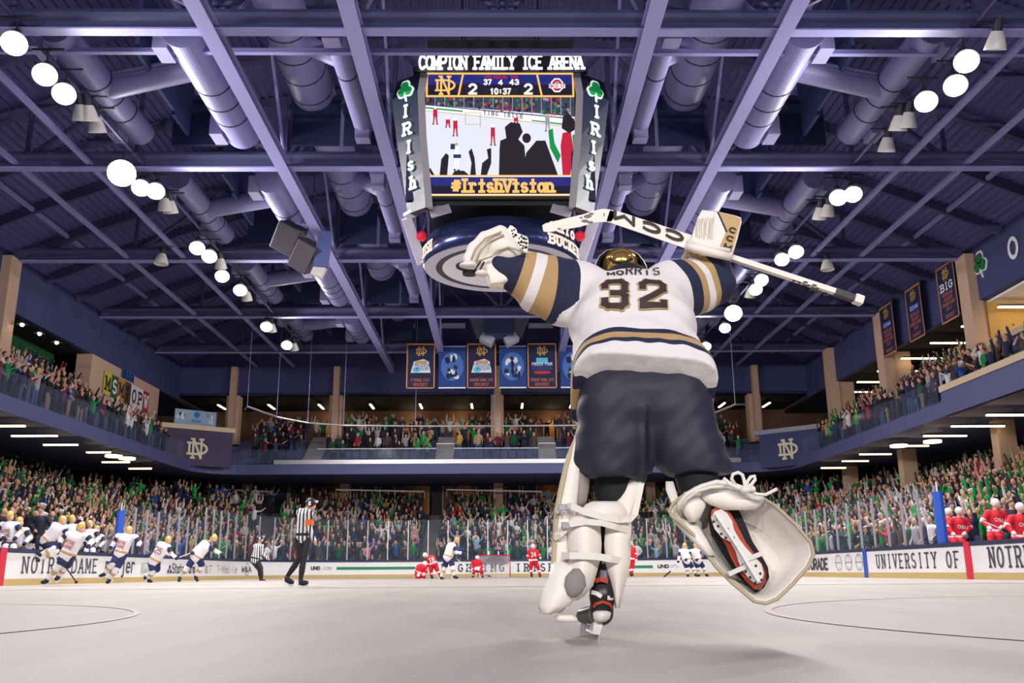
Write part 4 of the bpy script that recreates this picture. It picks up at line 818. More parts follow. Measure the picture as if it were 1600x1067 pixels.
for px, nm_ in ((188, 'left'), (1466, 'right')):
    s = s_of(px, 1.1); p, n = rp(s); t = thing('corner_pad', 'blue padded post at the end of the %s bench glass' % nm_, 'pad', p + n * .12 + Vector((0, 0, HB)))
    b = MB(); b.tube([p + n * .12 + Vector((0, 0, HB)), p + n * .12 + Vector((0, 0, 2.6))], .15, 12); b.build('pad', M_pad, t); b = MB(); b.tube([p + n * .12 + Vector((0, 0, 2.6)), p + n * .12 + Vector((0, 0, 2.9))], .03, 8); b.build('post', M_post, t)
# ---- goal
M_gred = mat('goal_red', (206, 30, 56), .4); M_net = mat('goal_net', (236, 236, 240), .8, alpha=.3)
G = thing('hockey_goal', 'red framed hockey goal with white netting at the far end', 'goal', (0, 26.9, 0))
b = MB(); b.tube([(-.915, 26.9, 0), (-.915, 26.9, 1.22), (.915, 26.9, 1.22), (.915, 26.9, 0)], .035, 8); b.build('frame', M_gred, G)
b = MB(); b.tube([(-.915, 26.9, .03)] + [(-1.0 * math.cos(PI * i / 10) * .95, 26.9 + 1.05 * math.sin(PI * i / 10), .03) for i in range(11)] + [(.915, 26.9, .03)], .03, 6); b.build('base_frame', M_white, G)
b = MB(); b.bar((0, 27.9, 0), (0, 27.5, 1.2), .06, .06); b.build('centre_post', M_white, G)
top = [(-.915, 26.9), (-.6, 27.35), (.6, 27.35), (.915, 26.9)]; bot = [(-.915, 26.9), (-.85, 27.6), (0, 27.95), (.85, 27.6)]
b = MB(); b.loft([[(-.915, 26.9, 0), (-.8, 27.65, 0), (0, 27.95, 0), (.8, 27.65, 0), (.915, 26.9, 0)], [(-.915, 26.9, 1.22), (-.7, 27.3, 1.22), (0, 27.45, 1.22), (.7, 27.3, 1.22), (.915, 26.9, 1.22)]], 0, (False, True), False); b.build('net', M_net, G)
b = MB(); b.prism([(-.85, .72), (.85, .72), (.85, 1.17), (-.85, 1.17)], ((0, 27.42, 0), (1, 0, 0), (0, 0, 1)), -.02); b.build('net_shield', mat('net_shield', (150, 142, 156), .8, alpha=.7), G)
for i, x in enumerate((-.3, .25)):
    b = MB(); b.lathe([(.035, 0), (.035, .18), (.015, .2)], (x, 27.15, 1.26), (0, 0, 1), 8); tag(b.build('water_bottle', M_white), 'white water bottle on top of the far goal, %s one' % ('left', 'right')[i], 'bottle', 'goal bottles')
# ---- drink rails of the stands, deck front rail, stair flights
def rail(pts, label, r=.035, m=M_post, posts=True, name='drink_rail'):
    t = thing(name, label, 'rail', pts[0]); b = MB(); b.tube(pts, r, 6); b.build('rail', m, t)
    b = MB()
    if posts:
        for p in pts[::max(1, len(pts) // 6)]: b.tube([p, Vector(p) - Vector((0, 0, .5))], .02, 5)
        b.build('posts', m, t)
for k, (a, b_) in enumerate(((345, 421), (525, 663), (698, 846), (1155, 1200))):
    y = 39.6; p, q = at(a, 765, Y=y), at(b_, 768, Y=y); rail([p + (q - p) * i / 6 for i in range(7)], 'white drink rail behind the far lower stand, %s from the left' % ordn[k], .06, M_white)
zc = 8.35
P = []
for px, dz in ((495, 0), (600, 0), (682, 0), (682, .32), (709, .32), (709, 0), (790, 0), (842, 0), (842, .32), (868, .32), (868, 0), (960, 0)):
    p = at(px, 704, Y=34.12); P.append(Vector((p.x, 34.12, zc + dz)))
rail(P, 'white top rail of the far balcony glass, stepping up at the stairs', .035, M_white, False, 'balcony_rail')
M_bglass = mat('balcony_glass', (120, 130, 160), .1, alpha=.12)
b = MB(); sweep(b, [p for p in rr_path(UW, UL, UR, -12.) if p[1] < 31 and p[0] < 0], [(.02, 7.32), (.02, 8.35), (.04, 8.35), (.04, 7.32)]); tag(b.build('balcony_glass', M_bglass), 'dark clear glass guard along the left balcony front', 'glass')
b = MB(); sweep(b, [p for p in rr_path(UW, UL, UR, -12.) if 11.9 < p[1] < 31 and p[0] > 0], [(.02, 7.32), (.02, 8.35), (.04, 8.35), (.04, 7.32)]); tag(b.build('balcony_glass', M_bglass), 'dark clear glass guard along the right balcony front', 'glass')
b = MB(); b.span((-17, 34.04, 7.4), (16.5, 34.06, 8.33)); tag(b.build('balcony_glass', M_bglass), 'dark clear glass guard along the far balcony front', 'glass')
b = MB(); b.bar((19.54, 11.82, 7.3), (19.54, 11.82, 8.6), .07, .1); tag(b.build('glass_stanchion', M_post), 'bright end post of the right balcony glass by the tan cap', 'post')
M_stair = mat('stair_pale', (150, 146, 146), .7)
for k, px in enumerate((491, 695, 855)):
    x = at(px, 700, Y=35.5).x; b = MB()
    for i in range(9): b.span((x - .62, 34.6 + .4 * i, 7.4), (x + .62, 35. + .4 * i, 7.65 + .25 * i))
    struct('wall_stair', b, M_stair, 'pale concrete stair flight of the far upper stand, %s from the left' % ordn[k], 'stairs')
for k, px in enumerate((672, 905, 430)):
    x = at(px, 800, Y=36).x; b = MB()
    for i in range(22): b.span((x - .5, 32.75 + .41 * i, .4), (x + .5, 33.16 + .41 * i, .58 + .18 * i))
    struct('wall_stair', b, mat('stair_grey', (104, 98, 96), .8), 'concrete aisle stair of the far lower stand, %s' % ('left of the goal', 'right of the goal', 'near the left corner')[k], 'stairs')
# ---- team benches behind the boards
M_bench = mat('bench_wall', (206, 204, 204), .6)
for s, nm_ in ((-1, 'left'), (1, 'right')):
    t = thing('team_bench', 'team bench with a pale low wall behind the %s boards' % nm_, 'bench', (s * 15.3, 0, .3))
    b = MB(); b.span((s * 15.05, -8, .3), (s * 15.45, 1.2 if s > 0 else 6.5, .78)); b.build('seat', M_bench, t); b = MB(); b.span((s * 15.8, -8, .3), (s * 15.9, 1.2 if s > 0 else 6.5, 1.35)); b.build('back_wall', M_bench, t)
# ================================================================ PEOPLE: signed-distance bodies
import openvdb
def _seg(P, a, b, ra, rb):
    a = np.array(a, float); b = np.array(b, float); d = b - a; L2 = d @ d
    t = np.clip(((P - a) @ d) / max(L2, 1e-9), 0, 1); q = P - a - t[..., None] * d
    return np.sqrt((q * q).sum(-1)) - (ra + (rb - ra) * t)
def _ell(P, c, r, R=None):
    q = P - np.array(c, float)
    if R is not None: q = q @ np.array(R)
    r = np.array(r, float); k0 = np.sqrt(((q / r) ** 2).sum(-1)); k1 = np.sqrt(((q / (r * r)) ** 2).sum(-1))
    return k0 * (k0 - 1) / np.maximum(k1, 1e-6)
def _box(P, c, h, R=None, rd=.02):
    q = P - np.array(c, float)
    if R is not None: q = q @ np.array(R)
    q = np.abs(q) - (np.array(h, float) - rd)
    return np.sqrt((np.maximum(q, 0) ** 2).sum(-1)) + np.minimum(q.max(-1), 0) - rd
def prim_d(P, p):
    k = p[0]
    return _seg(P, *p[1:5]) if k == 'c' else _ell(P, *p[1:4]) if k == 'e' else _box(P, *p[1:5])
def prim_bb(p):
    if p[0] == 'c':
        A = np.array([p[1], p[2]], float); r = max(p[3], p[4]); return A.min(0) - r, A.max(0) + r
    r = np.linalg.norm(p[2]) if p[3] is not None else np.array(p[2]); c = np.array(p[1], float); return c - r, c + r
def sdf_mesh(prims, vox=.02, k=.04, disp=None):
    """smooth union of primitives -> (verts, quads, material per quad); the last item of a primitive is its material, a leading '-' subtracts"""
    bb = [prim_bb(p) for p in prims if p[0] in 'ceb']; lo = np.min([b[0] for b in bb], 0) - 3 * vox - k * .3; hi = np.max([b[1] for b in bb], 0) + 3 * vox + k * .3
    n = np.ceil((hi - lo) / vox).astype(int) + 1
    ax = [lo[i] + np.arange(n[i]) * vox for i in range(3)]; P = np.stack(np.meshgrid(*ax, indexing='ij'), -1)
    def field(P):
        d = None
        for p in prims:
            q = p[1:] if p[0] == '-' else p; di = prim_d(P, q)
            if d is None: d = di
            elif p[0] == '-': d = np.maximum(d, -di)
            else:
                h = np.clip(.5 + .5 * (d - di) / k, 0, 1); d = d * (1 - h) + di * h - k * h * (1 - h)
        if disp is not None: d = d + disp(P)
        return d
    g = openvdb.FloatGrid(1.0); g.copyFromArray(field(P).astype(np.float32))
    v, q = g.convertToQuads(0.0)
    v = lo + np.asarray(v, float) * vox; q = np.asarray(q, int)
    a, b, c = v[q[:, 0]], v[q[:, 1]], v[q[:, 2]]; nn = np.cross(b - a, c - a); ce = v[q].mean(1)
    e = nn / np.maximum(np.linalg.norm(nn, axis=1, keepdims=True), 1e-9) * vox * .3
    s = field(ce[:400] + e[:400]) - field(ce[:400] - e[:400])
    if np.median(s) < 0: q = q[:, ::-1]
    ps = [p for p in prims if p[0] != '-']
    D = np.stack([prim_d(ce, p) for p in ps], -1); m = np.array([p[-1] for p in ps])[D.argmin(-1)]
    return v, q, m
def mesh_of(name, vqm, mats, smooth=True):
    v, q, m = vqm; me = bpy.data.meshes.new(name)
    me.vertices.add(len(v)); me.vertices.foreach_set('co', np.ascontiguousarray(v, np.float32).ravel())
    me.loops.add(q.size); me.polygons.add(len(q)); me.loops.foreach_set('vertex_index', np.ascontiguousarray(q, np.int32).ravel())
    me.polygons.foreach_set('loop_start', np.arange(0, q.size, 4, dtype=np.int32)); me.polygons.foreach_set('material_index', np.ascontiguousarray(m, np.int32))
    if smooth: me.polygons.foreach_set('use_smooth', np.ones(len(q), bool))
    for x in mats: me.materials.append(x)
    me.update(calc_edges=True); me.validate(); return me
POSES = {  # left elbow, left wrist, right elbow, right wrist
 'arms in a V': ((-.36, -.06, 1.52), (-.5, -.1, 1.82), (.36, -.06, 1.52), (.5, -.1, 1.82)),
 'arms straight up': ((-.25, -.06, 1.66), (-.22, -.1, 1.96), (.25, -.06, 1.66), (.2, -.1, 1.98)),
 'right fist up': ((-.26, -.05, 1.66), (-.2, -.14, 1.96), (.3, -.02, 1.14), (.24, -.2, .98)),
 'left fist up': ((-.3, -.02, 1.14), (-.24, -.2, .98), (.3, -.1, 1.6), (.34, -.2, 1.92)),
 'clapping': ((-.28, -.12, 1.14), (-.06, -.36, 1.32), (.28, -.12, 1.14), (.05, -.37, 1.34)),
 'arms lowered': ((-.27, .02, 1.12), (-.26, -.12, .9), (.27, .02, 1.12), (.25, -.14, .9)),
 'hands by face': ((-.3, -.22, 1.3), (-.1, -.24, 1.56), (.3, -.22, 1.3), (.12, -.24, 1.56)),
 'arms spread wide': ((-.46, -.04, 1.42), (-.72, -.12, 1.56), (.46, -.04, 1.42), (.7, -.14, 1.62)),
}
def spectator(pose, sleeves, cap, fat=1.):
    le, lw, re, rw = POSES[pose]; f = .055
    pr = [('c', (0, 0, .95), (0, -.01, 1.34), .155 * fat, .165 * fat, 1), ('c', (-.13, 0, 1.4), (.13, 0, 1.4), .085, .085, 1), ('c', (0, 0, 1.45), (0, -.02, 1.55), .055, .055, 0), ('e', (0, -.03, 1.66), (.088, .105, .125), None, 0), ('c', (0, -.13, 1.645), (0, -.135, 1.63), .018, .018, 0),
          ('e', (0, .015, 1.7), (.1, .105, .105), None, 3), ('c', (-.1, 0, .9), (-.11, 0, .5), .095, .07, 2), ('c', (-.11, 0, .5), (-.11, .02, .06), .07, .055, 2), ('c', (.1, 0, .9), (.11, 0, .5), .095, .07, 2), ('c', (.11, 0, .5), (.11, .02, .06), .07, .055, 2), ('c', (-.11, .02, .05), (-.12, -.13, .04), .05, .045, 2), ('c', (.11, .02, .05), (.12, -.13, .04), .05, .045, 2)]
    if cap: pr += [('c', (-.05, -.1, 1.735), (.05, -.1, 1.735), .03, .03, 3), ('c', (-.05, -.17, 1.725), (.05, -.17, 1.725), .02, .02, 3)]
    for sh, e, w_ in (((-.19, 0, 1.4), le, lw), ((.19, 0, 1.4), re, rw)):
        h = Vector(w_) + (Vector(w_) - Vector(e)).normalized() * .08
        pr += [('c', sh, e, .065, .055, 1), ('c', e, w_, f, .045, 1 if sleeves else 0), ('c', w_, tuple(h), .04, .036, 0)]
    return pr
SKIN = [mat('skin_light', (206, 158, 136), .6), mat('skin_mid', (198, 146, 120), .6)]
HAIR = [mat('hair_dark', (40, 30, 28), .7), mat('hair_brown', (92, 66, 48), .7), mat('hair_fair', (176, 146, 104), .7), mat('cap_white', (224, 224, 226), .7), mat('cap_green', (20, 110, 60), .7), mat('cap_dark', (34, 38, 60), .7)]
HN = ['dark hair', 'brown hair', 'fair hair', 'white cap', 'green cap', 'navy cap']
CL = [('green', (18, 130, 66)), ('dark green', (14, 76, 48)), ('bright green', (30, 168, 84)), ('navy', (32, 38, 72)), ('black', (24, 22, 30)), ('charcoal', (66, 62, 74)), ('white', (228, 226, 228)), ('pale grey', (170, 166, 172)), ('maroon', (98, 30, 48)), ('red', (176, 40, 52)), ('tan', (178, 152, 112)), ('brown', (92, 68, 58)), ('pale blue', (130, 178, 206)), ('pink', (214, 140, 154)), ('blue', (44, 82, 160)), ('gold', (196, 160, 84))]
CM = [mat('cloth_' + n.replace(' ', '_'), c, .85) for n, c in CL]
CW = np.array([9, 10, 3, 18, 19, 9, 8, 5, 4, 2, 4, 5, 2, 1.2, 2.2, 1.]); CW_UP = np.array([7, 6, 2, 20, 22, 10, 4, 4, 7, 2, 4, 6, 1, 1, 2, 1.]); CW_R = np.array([14, 12, 7, 14, 14, 8, 11, 6, 2, 1.5, 4, 4, 2, 1.8, 2, 1.])
PM = [mat('trousers_dark', (30, 30, 44), .85), mat('jeans', (70, 92, 130), .85), mat('trousers_tan', (150, 130, 104), .85)]
pnames = list(POSES); PW = np.array([16, 15, 11, 11, 15, 14, 8, 5.]); PW = PW / PW.sum()
rng = np.random.default_rng(11)
people = []     # x, y, z, rz, colour, trousers, skin, hair, pose, sleeves, scale, zone, row, s
def pick(w): return int(rng.choice(len(w), p=np.array(w) / np.sum(w)))
def seat_row(path, o, z, zone, row, occ, spc, W, keep=lambda x, y, s: True):
    S = [0.]
    pts = [(x + nx * o, y + ny * o, nx, ny) for x, y, nx, ny in path]
    for a, b in zip(pts, pts[1:]): S.append(S[-1] + math.hypot(b[0] - a[0], b[1] - a[1]))
    s = rng.random() * spc
    while s < S[-1]:
        i = max(0, int(np.searchsorted(S, s)) - 1); t = (s - S[i]) / max(1e-6, S[i + 1] - S[i]); a, b = pts[i], pts[i + 1]
        x, y, nx, ny = [a[j] + (b[j] - a[j]) * t for j in range(4)]
        if rng.random() < occ and keep(x, y, s):
            people.append([x, y, z, math.atan2(-nx, ny) + rng.normal(0, .35), pick(W), int(rng.choice(3, p=[.55, .35, .1])), int(rng.random() < .3), int(rng.choice(6, p=[.38, .24, .14, .09, .07, .08])), int(rng.choice(8, p=PW)), int(rng.random() < .86), rng.normal(1.0, .05), zone, row, s / S[-1]])
        s += spc * rng.uniform(.85, 1.2)
pl = rr_path(RW, RL, RR, -4., .5)
ais = [at(px, 800, Y=36).x for px in (672, 905, 430)]
def low_keep(x, y, s):
    if y > 31 and min(abs(x - a) for a in ais) < .75: return False
    if min(abs(abs(x) - 22.6) * .7 + abs(y - c) for c in (3.4, 13, 22.7, 31)) < .75 or min(abs(x - c) + abs(y - 41.2) * .7 for c in (-18.3, -11.1, .22, 11.5, 18.4)) < .7: return False
    return True
for i, (o, z) in enumerate([(1.2, .3)] + LOW[:-0 or None]):
    def kp(x, y, s, i=i):
        if i < 2 and ((x < -10 and y < 8.0) or (x > 10 and y < 1.9)): return False
        return low_keep(x, y, s)
    for half, W in ((0, CW), (1, CW_R)):
        seat_row(pl, o + .35, z, 'lower', i, .93 if i < 10 else .7, .56, W, lambda x, y, s, h=half: kp(x, y, s) and ((x > 3) == bool(h)))
pu = rr_path(UW, UL, UR, 1., .5)
def up_keep(x, y, s):
    if y > 29.5 and (x < -16.8 or x > 17): return False
    if y > 33.5 and min(abs(x - at(px, 700, Y=35.5).x) for px in (491, 695, 855)) < .9: return False
    if x > 10 and y < 12.5 and x > 21.7: return False
    if min(abs(abs(x) - 22) + abs(y - c) for c in (3.4, 13, 22.7, 31)) < .8: return False
    if x < -21.9 and y > 22: return False
    if x > 17 and y < 11.8 : return rng.random() < .75
    return True
for i, (o, z) in enumerate(UP):
    far = .25 if i == 0 else .94
    seat_row(pu, o + .3, z, 'upper', i, 1., .6, CW_UP, lambda x, y, s: up_keep(x, y, s) and rng.random() < (far if y > 32.5 else .85))
seat_row(pu, 5.4, 9.4, 'upper', 5, .8, .62, CW_UP, lambda x, y, s: y > 36.5 and abs(x) < 17)
people = [p for p in people if -120 < pix((p[0], p[1], p[2] + 1.5))[0] < 1720 and pix((p[0], p[1], p[2] + 1.5))[2] > 5]
people.sort(key=lambda p: pix((p[0], p[1], p[2] + 1))[2])
def inview(p):
    q = pix((p[0], p[1], p[2] + 1.4)); return 8 < q[0] < 1592 and q[1] < 872
vis = [p for p in people if inview(p)][:300]; vid = set(id(p) for p in vis)
rest = [p for p in people if id(p) not in vid]
# the 300 nearest as things of their own
PMESH = {}
def pmesh(pose, sl, cap):
    k_ = (pose, sl, cap)
    if k_ not in PMESH: PMESH[k_] = mesh_of('spectator', sdf_mesh(spectator(pnames[pose], sl, cap), .034, .03), [SKIN[0], CM[0], PM[0], HAIR[0]])
    return PMESH[k_]
rown = ['floor', 'first', 'second', 'third', 'fourth', 'fifth', 'sixth', 'seventh', 'eighth', 'ninth', 'tenth', 'eleventh', 'top']
seen = {}
garm = ['jacket', 'shirt', 'top']
for p in vis:
    x, y, z, rz, c, tr, sk, ha, po, sl, sc_, zone, row, s = p
    o = bpy.data.objects.new('person', pmesh(po, sl, int(ha > 2))); COL.objects.link(o)
    o.location = (x, y, z); o.rotation_euler = (0, 0, rz); o.scale = (sc_,) * 3
    for i, m_ in enumerate((SKIN[sk], CM[c], PM[tr], HAIR[ha])): o.material_slots[i].link = 'OBJECT'; o.material_slots[i].material = m_
    side = 'left' if x < -8 else ('right' if x > 8 else 'far'); st = 'stand' if zone == 'lower' else 'balcony'
    base = 'person in %s top, %s, %s, %s row, %s %s' % (CL[c][0], HN[ha], pnames[po], rown[row] if zone == 'lower' else rown[row + 1], side, st)
    seen.setdefault(base, []).append((pix((x, y, z + 1))[0], o))
for base, L in seen.items():
    L.sort(key=lambda a: a[0])
    for i, (_, o) in enumerate(L):
        lab = base if len(L) == 1 else base.replace('person in ', '') + ', ' + ordn[i] + ' from left'
        tag(o, lab, 'person', 'cheering spectators')
# everyone farther off: one crowd
def crowd(name, lst, vox):
    base = {}
    V, Q, Mi = [], [], []; off = 0
    nS, nC, nP = len(SKIN), len(CM), len(PM)
    for p in lst:
        x, y, z, rz, c, tr, sk, ha, po, sl, sc_, zone, row, s = p; k_ = (po, sl)
        if k_ not in base: base[k_] = sdf_mesh(spectator(pnames[po], sl, 0, 1.05), vox, .03)
        v, q, m = base[k_]; ca, sa = math.cos(rz), math.sin(rz)
        V.append(np.stack([x + sc_ * (v[:, 0] * ca - v[:, 1] * sa), y + sc_ * (v[:, 0] * sa + v[:, 1] * ca), z + sc_ * v[:, 2]], -1)); Q.append(q + off); off += len(v)
        Mi.append(np.array([sk, nS + c, nS + nC + tr, nS + nC + nP + ha])[m])
    me = mesh_of(name, (np.concatenate(V), np.concatenate(Q), np.concatenate(Mi)), SKIN + CM + PM + HAIR)
    o = bpy.data.objects.new(name, me); COL.objects.link(o); tag(o, 'dense crowd of cheering fans filling the farther stands and balconies', 'crowd', None, 'stuff'); return o
crowd('crowd', rest, .06)
print('PEOPLE', len(people), len(rest))
# navy folding seats along the front of the far balcony, and empty ones at the right
sb = MB(); sb.box((0, 0, .42), (.46, .4, .06)); sb.box((0, .2, .68), (.46, .06, .5)); sb.box((0, .05, .2), (.06, .3, .4))
seat0 = sb.build('stadium_seat', mat('seat_navy', (44, 58, 104), .5), local=True); seat0.location = (0, 34.75, 7.4)
tag(seat0, 'empty navy folding seat in the front row of the far balcony', 'seat', 'far balcony seats')
n = 0
stx = [at(px, 700, Y=35.5).x for px in (491, 695, 855)]
for i in range(56):
    x = -15.6 + .56 * i
    if min(abs(x - a) for a in stx) < .9: continue
    if n == 0: o = seat0
    else: o = seat0.copy(); COL.objects.link(o)
    o.location = (x, 34.95, 7.4); n += 1
for i in range(9):
    o = seat0.copy(); COL.objects.link(o); o.location = (21.35 + .82 * (i // 3), 6.1 + .56 * (i % 3), 2.97 + .36 * (i // 3)); o.rotation_euler = (0, 0, -PI / 2)
    tag(o, 'empty navy folding seat among the right lower stand crowd', 'seat', 'right empty seats')
# ================================================================ PLAYERS, OFFICIALS, COACHES
M_jw = mat('jersey_white', (236, 234, 238), .8); M_jn = mat('kit_navy', (30, 38, 84), .75); M_gold = mat('kit_gold', (196, 160, 104), .7)
M_hg = mat('helmet_gold', (222, 186, 112), .25, metal=.25); M_jr = mat('jersey_red', (206, 22, 44), .75); M_hw = mat('helmet_white', (238, 236, 238), .3); M_blk = mat('kit_black', (24, 24, 30), .6)
M_suit = mat('suit_navy', (26, 28, 46), .8); M_blade = mat('blade_steel', (206, 206, 212), .25, metal=.8)
M_orange = mat('armband_orange', (240, 110, 20), .6)
def stripes_mat():
    m = mat('referee_stripes', (240, 240, 242), .8); nt = m.node_tree; b = nt.nodes['Principled BSDF']
    tc = nt.nodes.new('ShaderNodeTexCoord'); sx = nt.nodes.new('ShaderNodeSeparateXYZ'); nt.links.new(tc.outputs['Object'], sx.inputs[0])
    a = nt.nodes.new('ShaderNodeMath'); a.operation = 'MULTIPLY'; a.inputs[1].default_value = 70.; nt.links.new(sx.outputs[0], a.inputs[0])
    s = nt.nodes.new('ShaderNodeMath'); s.operation = 'SINE'; nt.links.new(a.outputs[0], s.inputs[0])
    g = nt.nodes.new('ShaderNodeMath'); g.operation = 'GREATER_THAN'; g.inputs[1].default_value = .25; nt.links.new(s.outputs[0], g.inputs[0])
    mx = nt.nodes.new('ShaderNodeMix'); mx.data_type = 'RGBA'; mx.inputs[6].default_value = (.85, .85, .87, 1); mx.inputs[7].default_value = (.012, .012, .016, 1)
    nt.links.new(g.outputs[0], mx.inputs[0]); nt.links.new(mx.outputs[2], b.inputs['Base Color']); return m
M_ref = stripes_mat()
KIT = {  # skin, jersey, sleeve, pants, sock, stripe, glove, hem, helmet
 'nd': (SKIN[0], M_jw, M_jn, M_jn, M_jw, M_gold, M_jn, M_gold, M_hg), 'osu': (SKIN[0], M_jr, M_jr, M_jr, M_jr, M_jw, M_hw, M_jw, M_hw),
 'ref': (SKIN[0], M_ref, M_ref, M_blk, M_blk, M_blk, SKIN[0], M_blk, M_blk), 'coach': (SKIN[0], M_suit, M_suit, M_suit, M_suit, M_suit, SKIN[0], M_suit, HAIR[1]),
}
def player(label, kit, Y, J, group=None, number=None, face=0., skates=True, armband=False, jr=.2, name='person', legs=True):
    """J: head, sL, eL, wL, sR, eR, wR, hip, kL, aL, tL, kR, aR, tR as (px, py[, dy])"""
    P = [at(j[0], j[1], Y=Y + (j[2] if len(j) > 2 else 0)) for j in J]
    hd, sL, eL, wL, sR, eR, wR, hp, kL, aL, tL, kR, aR, tR = P
    base = Vector((hp.x, hp.y, min(p.z for p in P))); Q = [tuple(p - base) for p in P]
    hd, sL, eL, wL, sR, eR, wR, hp, kL, aL, tL, kR, aR, tR = [np.array(q) for q in Q]
    ch = (sL + sR) / 2; thin = kit in ('ref', 'coach'); lx = .09
    hL, hR = hp + np.array((-lx, 0, -.05)), hp + np.array((lx, 0, -.05))
    lerp = lambda a, b, t: a + (b - a) * t
    pr = [('e', hd, (.085, .1, .12), None, 0), ('c', lerp(hd, ch, .35), lerp(hd, ch, .75), .055, .06, 0),
          ('c', lerp(hp, ch, .17), lerp(hp, ch, .82), jr * .93, jr, 1), ('c', lerp(hp, ch, .1), lerp(hp, ch, .105), jr * .96, jr * .96, 7), ('c', lerp(hp, ch, .02), lerp(hp, ch, .04), jr * .95, jr * .96, 1), ('c', sL, sR, .1, .1, 1)]
    for s, e, w_ in ((sL, eL, wL), (sR, eR, wR)):
        r = .09 if not thin else .07
        pr += [('c', s, lerp(s, e, .75), r, r * .9, 2), ('c', lerp(s, e, .85), lerp(s, e, 1.0), r * .9, r * .86, 5 if not thin else 2), ('c', lerp(e, w_, .12), w_, r * .84, r * .66, 2 if thin else 1), ('c', w_, w_ + (w_ - e) * .32, .055 if not thin else .04, .06 if not thin else .035, 6)]
    if legs:
        for h, k, a, t in ((hL, kL, aL, tL), (hR, kR, aR, tR)):
            r = .12 if not thin else .095
            pr += [('c', h, lerp(h, k, .8), r * 1.15, r, 3), ('c', lerp(h, k, .92), lerp(k, a, .35), r * .78, r * .72, 4), ('c', lerp(k, a, .45), lerp(k, a, .56), r * .74, r * .7, 5), ('c', lerp(k, a, .66), a, r * .66, r * .5, 4)]
    me = mesh_of('person', sdf_mesh(pr, .022, .035), KIT[kit][:8]); o = bpy.data.objects.new(name, me); COL.objects.link(o); o.location = base
    tag(o, label, 'person', group)
    B = lambda p: Vector(base) + Vector(tuple(p))
    up = Vector(tuple(hd - ch)).normalized()
    b = MB()
    if kit == 'coach': b.ball(B(hd) + Vector((0, .01, .035)), .1, 12, 0, (.95, 1.05, .95)); b.build('hair', KIT[kit][8], o, True)
    else:
        b.ball(B(hd) + up * .035 - Vector((0, 0, 0)), .125, 14, 0, (.95, 1.05, 1.0)); hb = b.build('helmet', KIT[kit][8], o, True)
        fx = math.cos(face), math.sin(face)
        b = MB(); b.ball(B(hd) + Vector((fx[0] * .06, fx[1] * .06 - .02, -.05)), .078, 10, 0, (1, 1, 1.1)); b.build('visor_and_face', mat('face_skin', (222, 170, 146), .5), o, True)
        if kit == 'ref': b = MB(); b.box(B(hd) + up * .08, (.27, .1, .05)); b.box(B(hd) + up * .02 + Vector((0, -.1, 0)), (.06, .07, .1)); b.build('helmet_stripe', M_hw, hb)
    if skates and legs:
        for a, t in ((aL, tL), (aR, tR)):
            A, T = B(a), B(t); d = (T - A); L = d.length; d.normalize()
            b = MB(); b.tube([A + Vector((0, 0, .02)), A - Vector((0, 0, .05)) + d * .02, A.lerp(T, .6) - Vector((0, 0, .03)), T], [.06, .07, .06, .04], 8); sk = b.build('skate', M_blk, o, True)
            dn = Vector((0, 0, -1)); dn = (dn - d * dn.dot(d)).normalized()
            b = MB(); b.bar(A + dn * .1 - d * .06, T + dn * .07 + d * .03, .02, .07); b.build('blade', M_hw if kit != 'ref' else M_white, sk)
    if armband:
        S0, E0 = B(sR), B(eR); b = MB(); b.tube([S0.lerp(E0, .45), S0.lerp(E0, .8)], .098, 12); b.build('orange_armband', M_orange, o)
    if number:
        c = B(lerp(hp, ch, .62)); n = Vector((0, -1, 0)); b = MB(); u = Vector((1, 0, 0)); v = Vector(tuple(ch - hp)).normalized(); v.y = 0; v.normalize(); u = Vector((v.z, 0, -v.x))
        for li, s_ in enumerate(number.split('|')):
            hh = .22 if len(s_) <= 2 else .09; w_ = .26 if len(s_) <= 2 else .3
            text(b, s_, (c + n * (jr + .045) - u * w_ / 2 - v * (.08 + li * .13 - (.05 if len(s_) > 2 else 0)), u, v), w_, hh, .035 if len(s_) <= 2 else .018, .3, False)
        b.build('jersey_lettering', M_maroon if kit == 'nd' else M_jw, o)
    return o
def stick(label, Y, pts, dy=0., col=None):
    P = [at(x, y, Y=Y + dy) for x, y in pts]; t = thing('hockey_stick', label, 'stick', P[-1], 'hockey sticks')
    b = MB(); b.bar(P[0], P[1], .035, .025); b.build('shaft', col or M_white, t); b = MB(); b.bar(P[1], P[2], .025, .07); b.build('blade', M_blk, t)
Z4 = lambda x, y, *d: (x / 5.3333, 760 + y / 5.3333) + d
Z5 = lambda x, y, *d: (240 + x / 5.3333, 760 + y / 5.3333) + d
# home team off the left bench
player('person in white jersey and gold helmet climbing over the left boards, seen from behind', 'nd', 2.2, [Z4(518, 285), Z4(455, 325), Z4(490, 400), Z4(500, 460), Z4(535, 350), Z4(560, 400), Z4(560, 430), Z4(390, 455), Z4(445, 520, -.2), Z4(350, 560, -.25), Z4(270, 520, -.3), Z4(470, 540, -.1), Z4(330, 600, -.2), Z4(250, 600, -.3)], 'home players', jr=.21)
player('person in white jersey and gold helmet sprinting along the left boards past the lettering', 'nd', -.6, [Z4(672, 345), Z4(575, 400), Z4(520, 430), Z4(500, 470, -.1), Z4(720, 415), Z4(770, 455), Z4(740, 490, -.2), Z4(560, 575), Z4(510, 640, -.15), Z4(400, 770, .1), Z4(345, 800, .1), Z4(560, 660, .1), Z4(490, 740, .25), Z4(455, 775, .2)], 'home players', 'NOTRE|DAME', jr=.22)
stick('dark stick held by the sprinting player, blade near the left boards', -.75, [Z4(545, 670), Z4(632, 790), Z4(640, 805)], 0, M_blk)
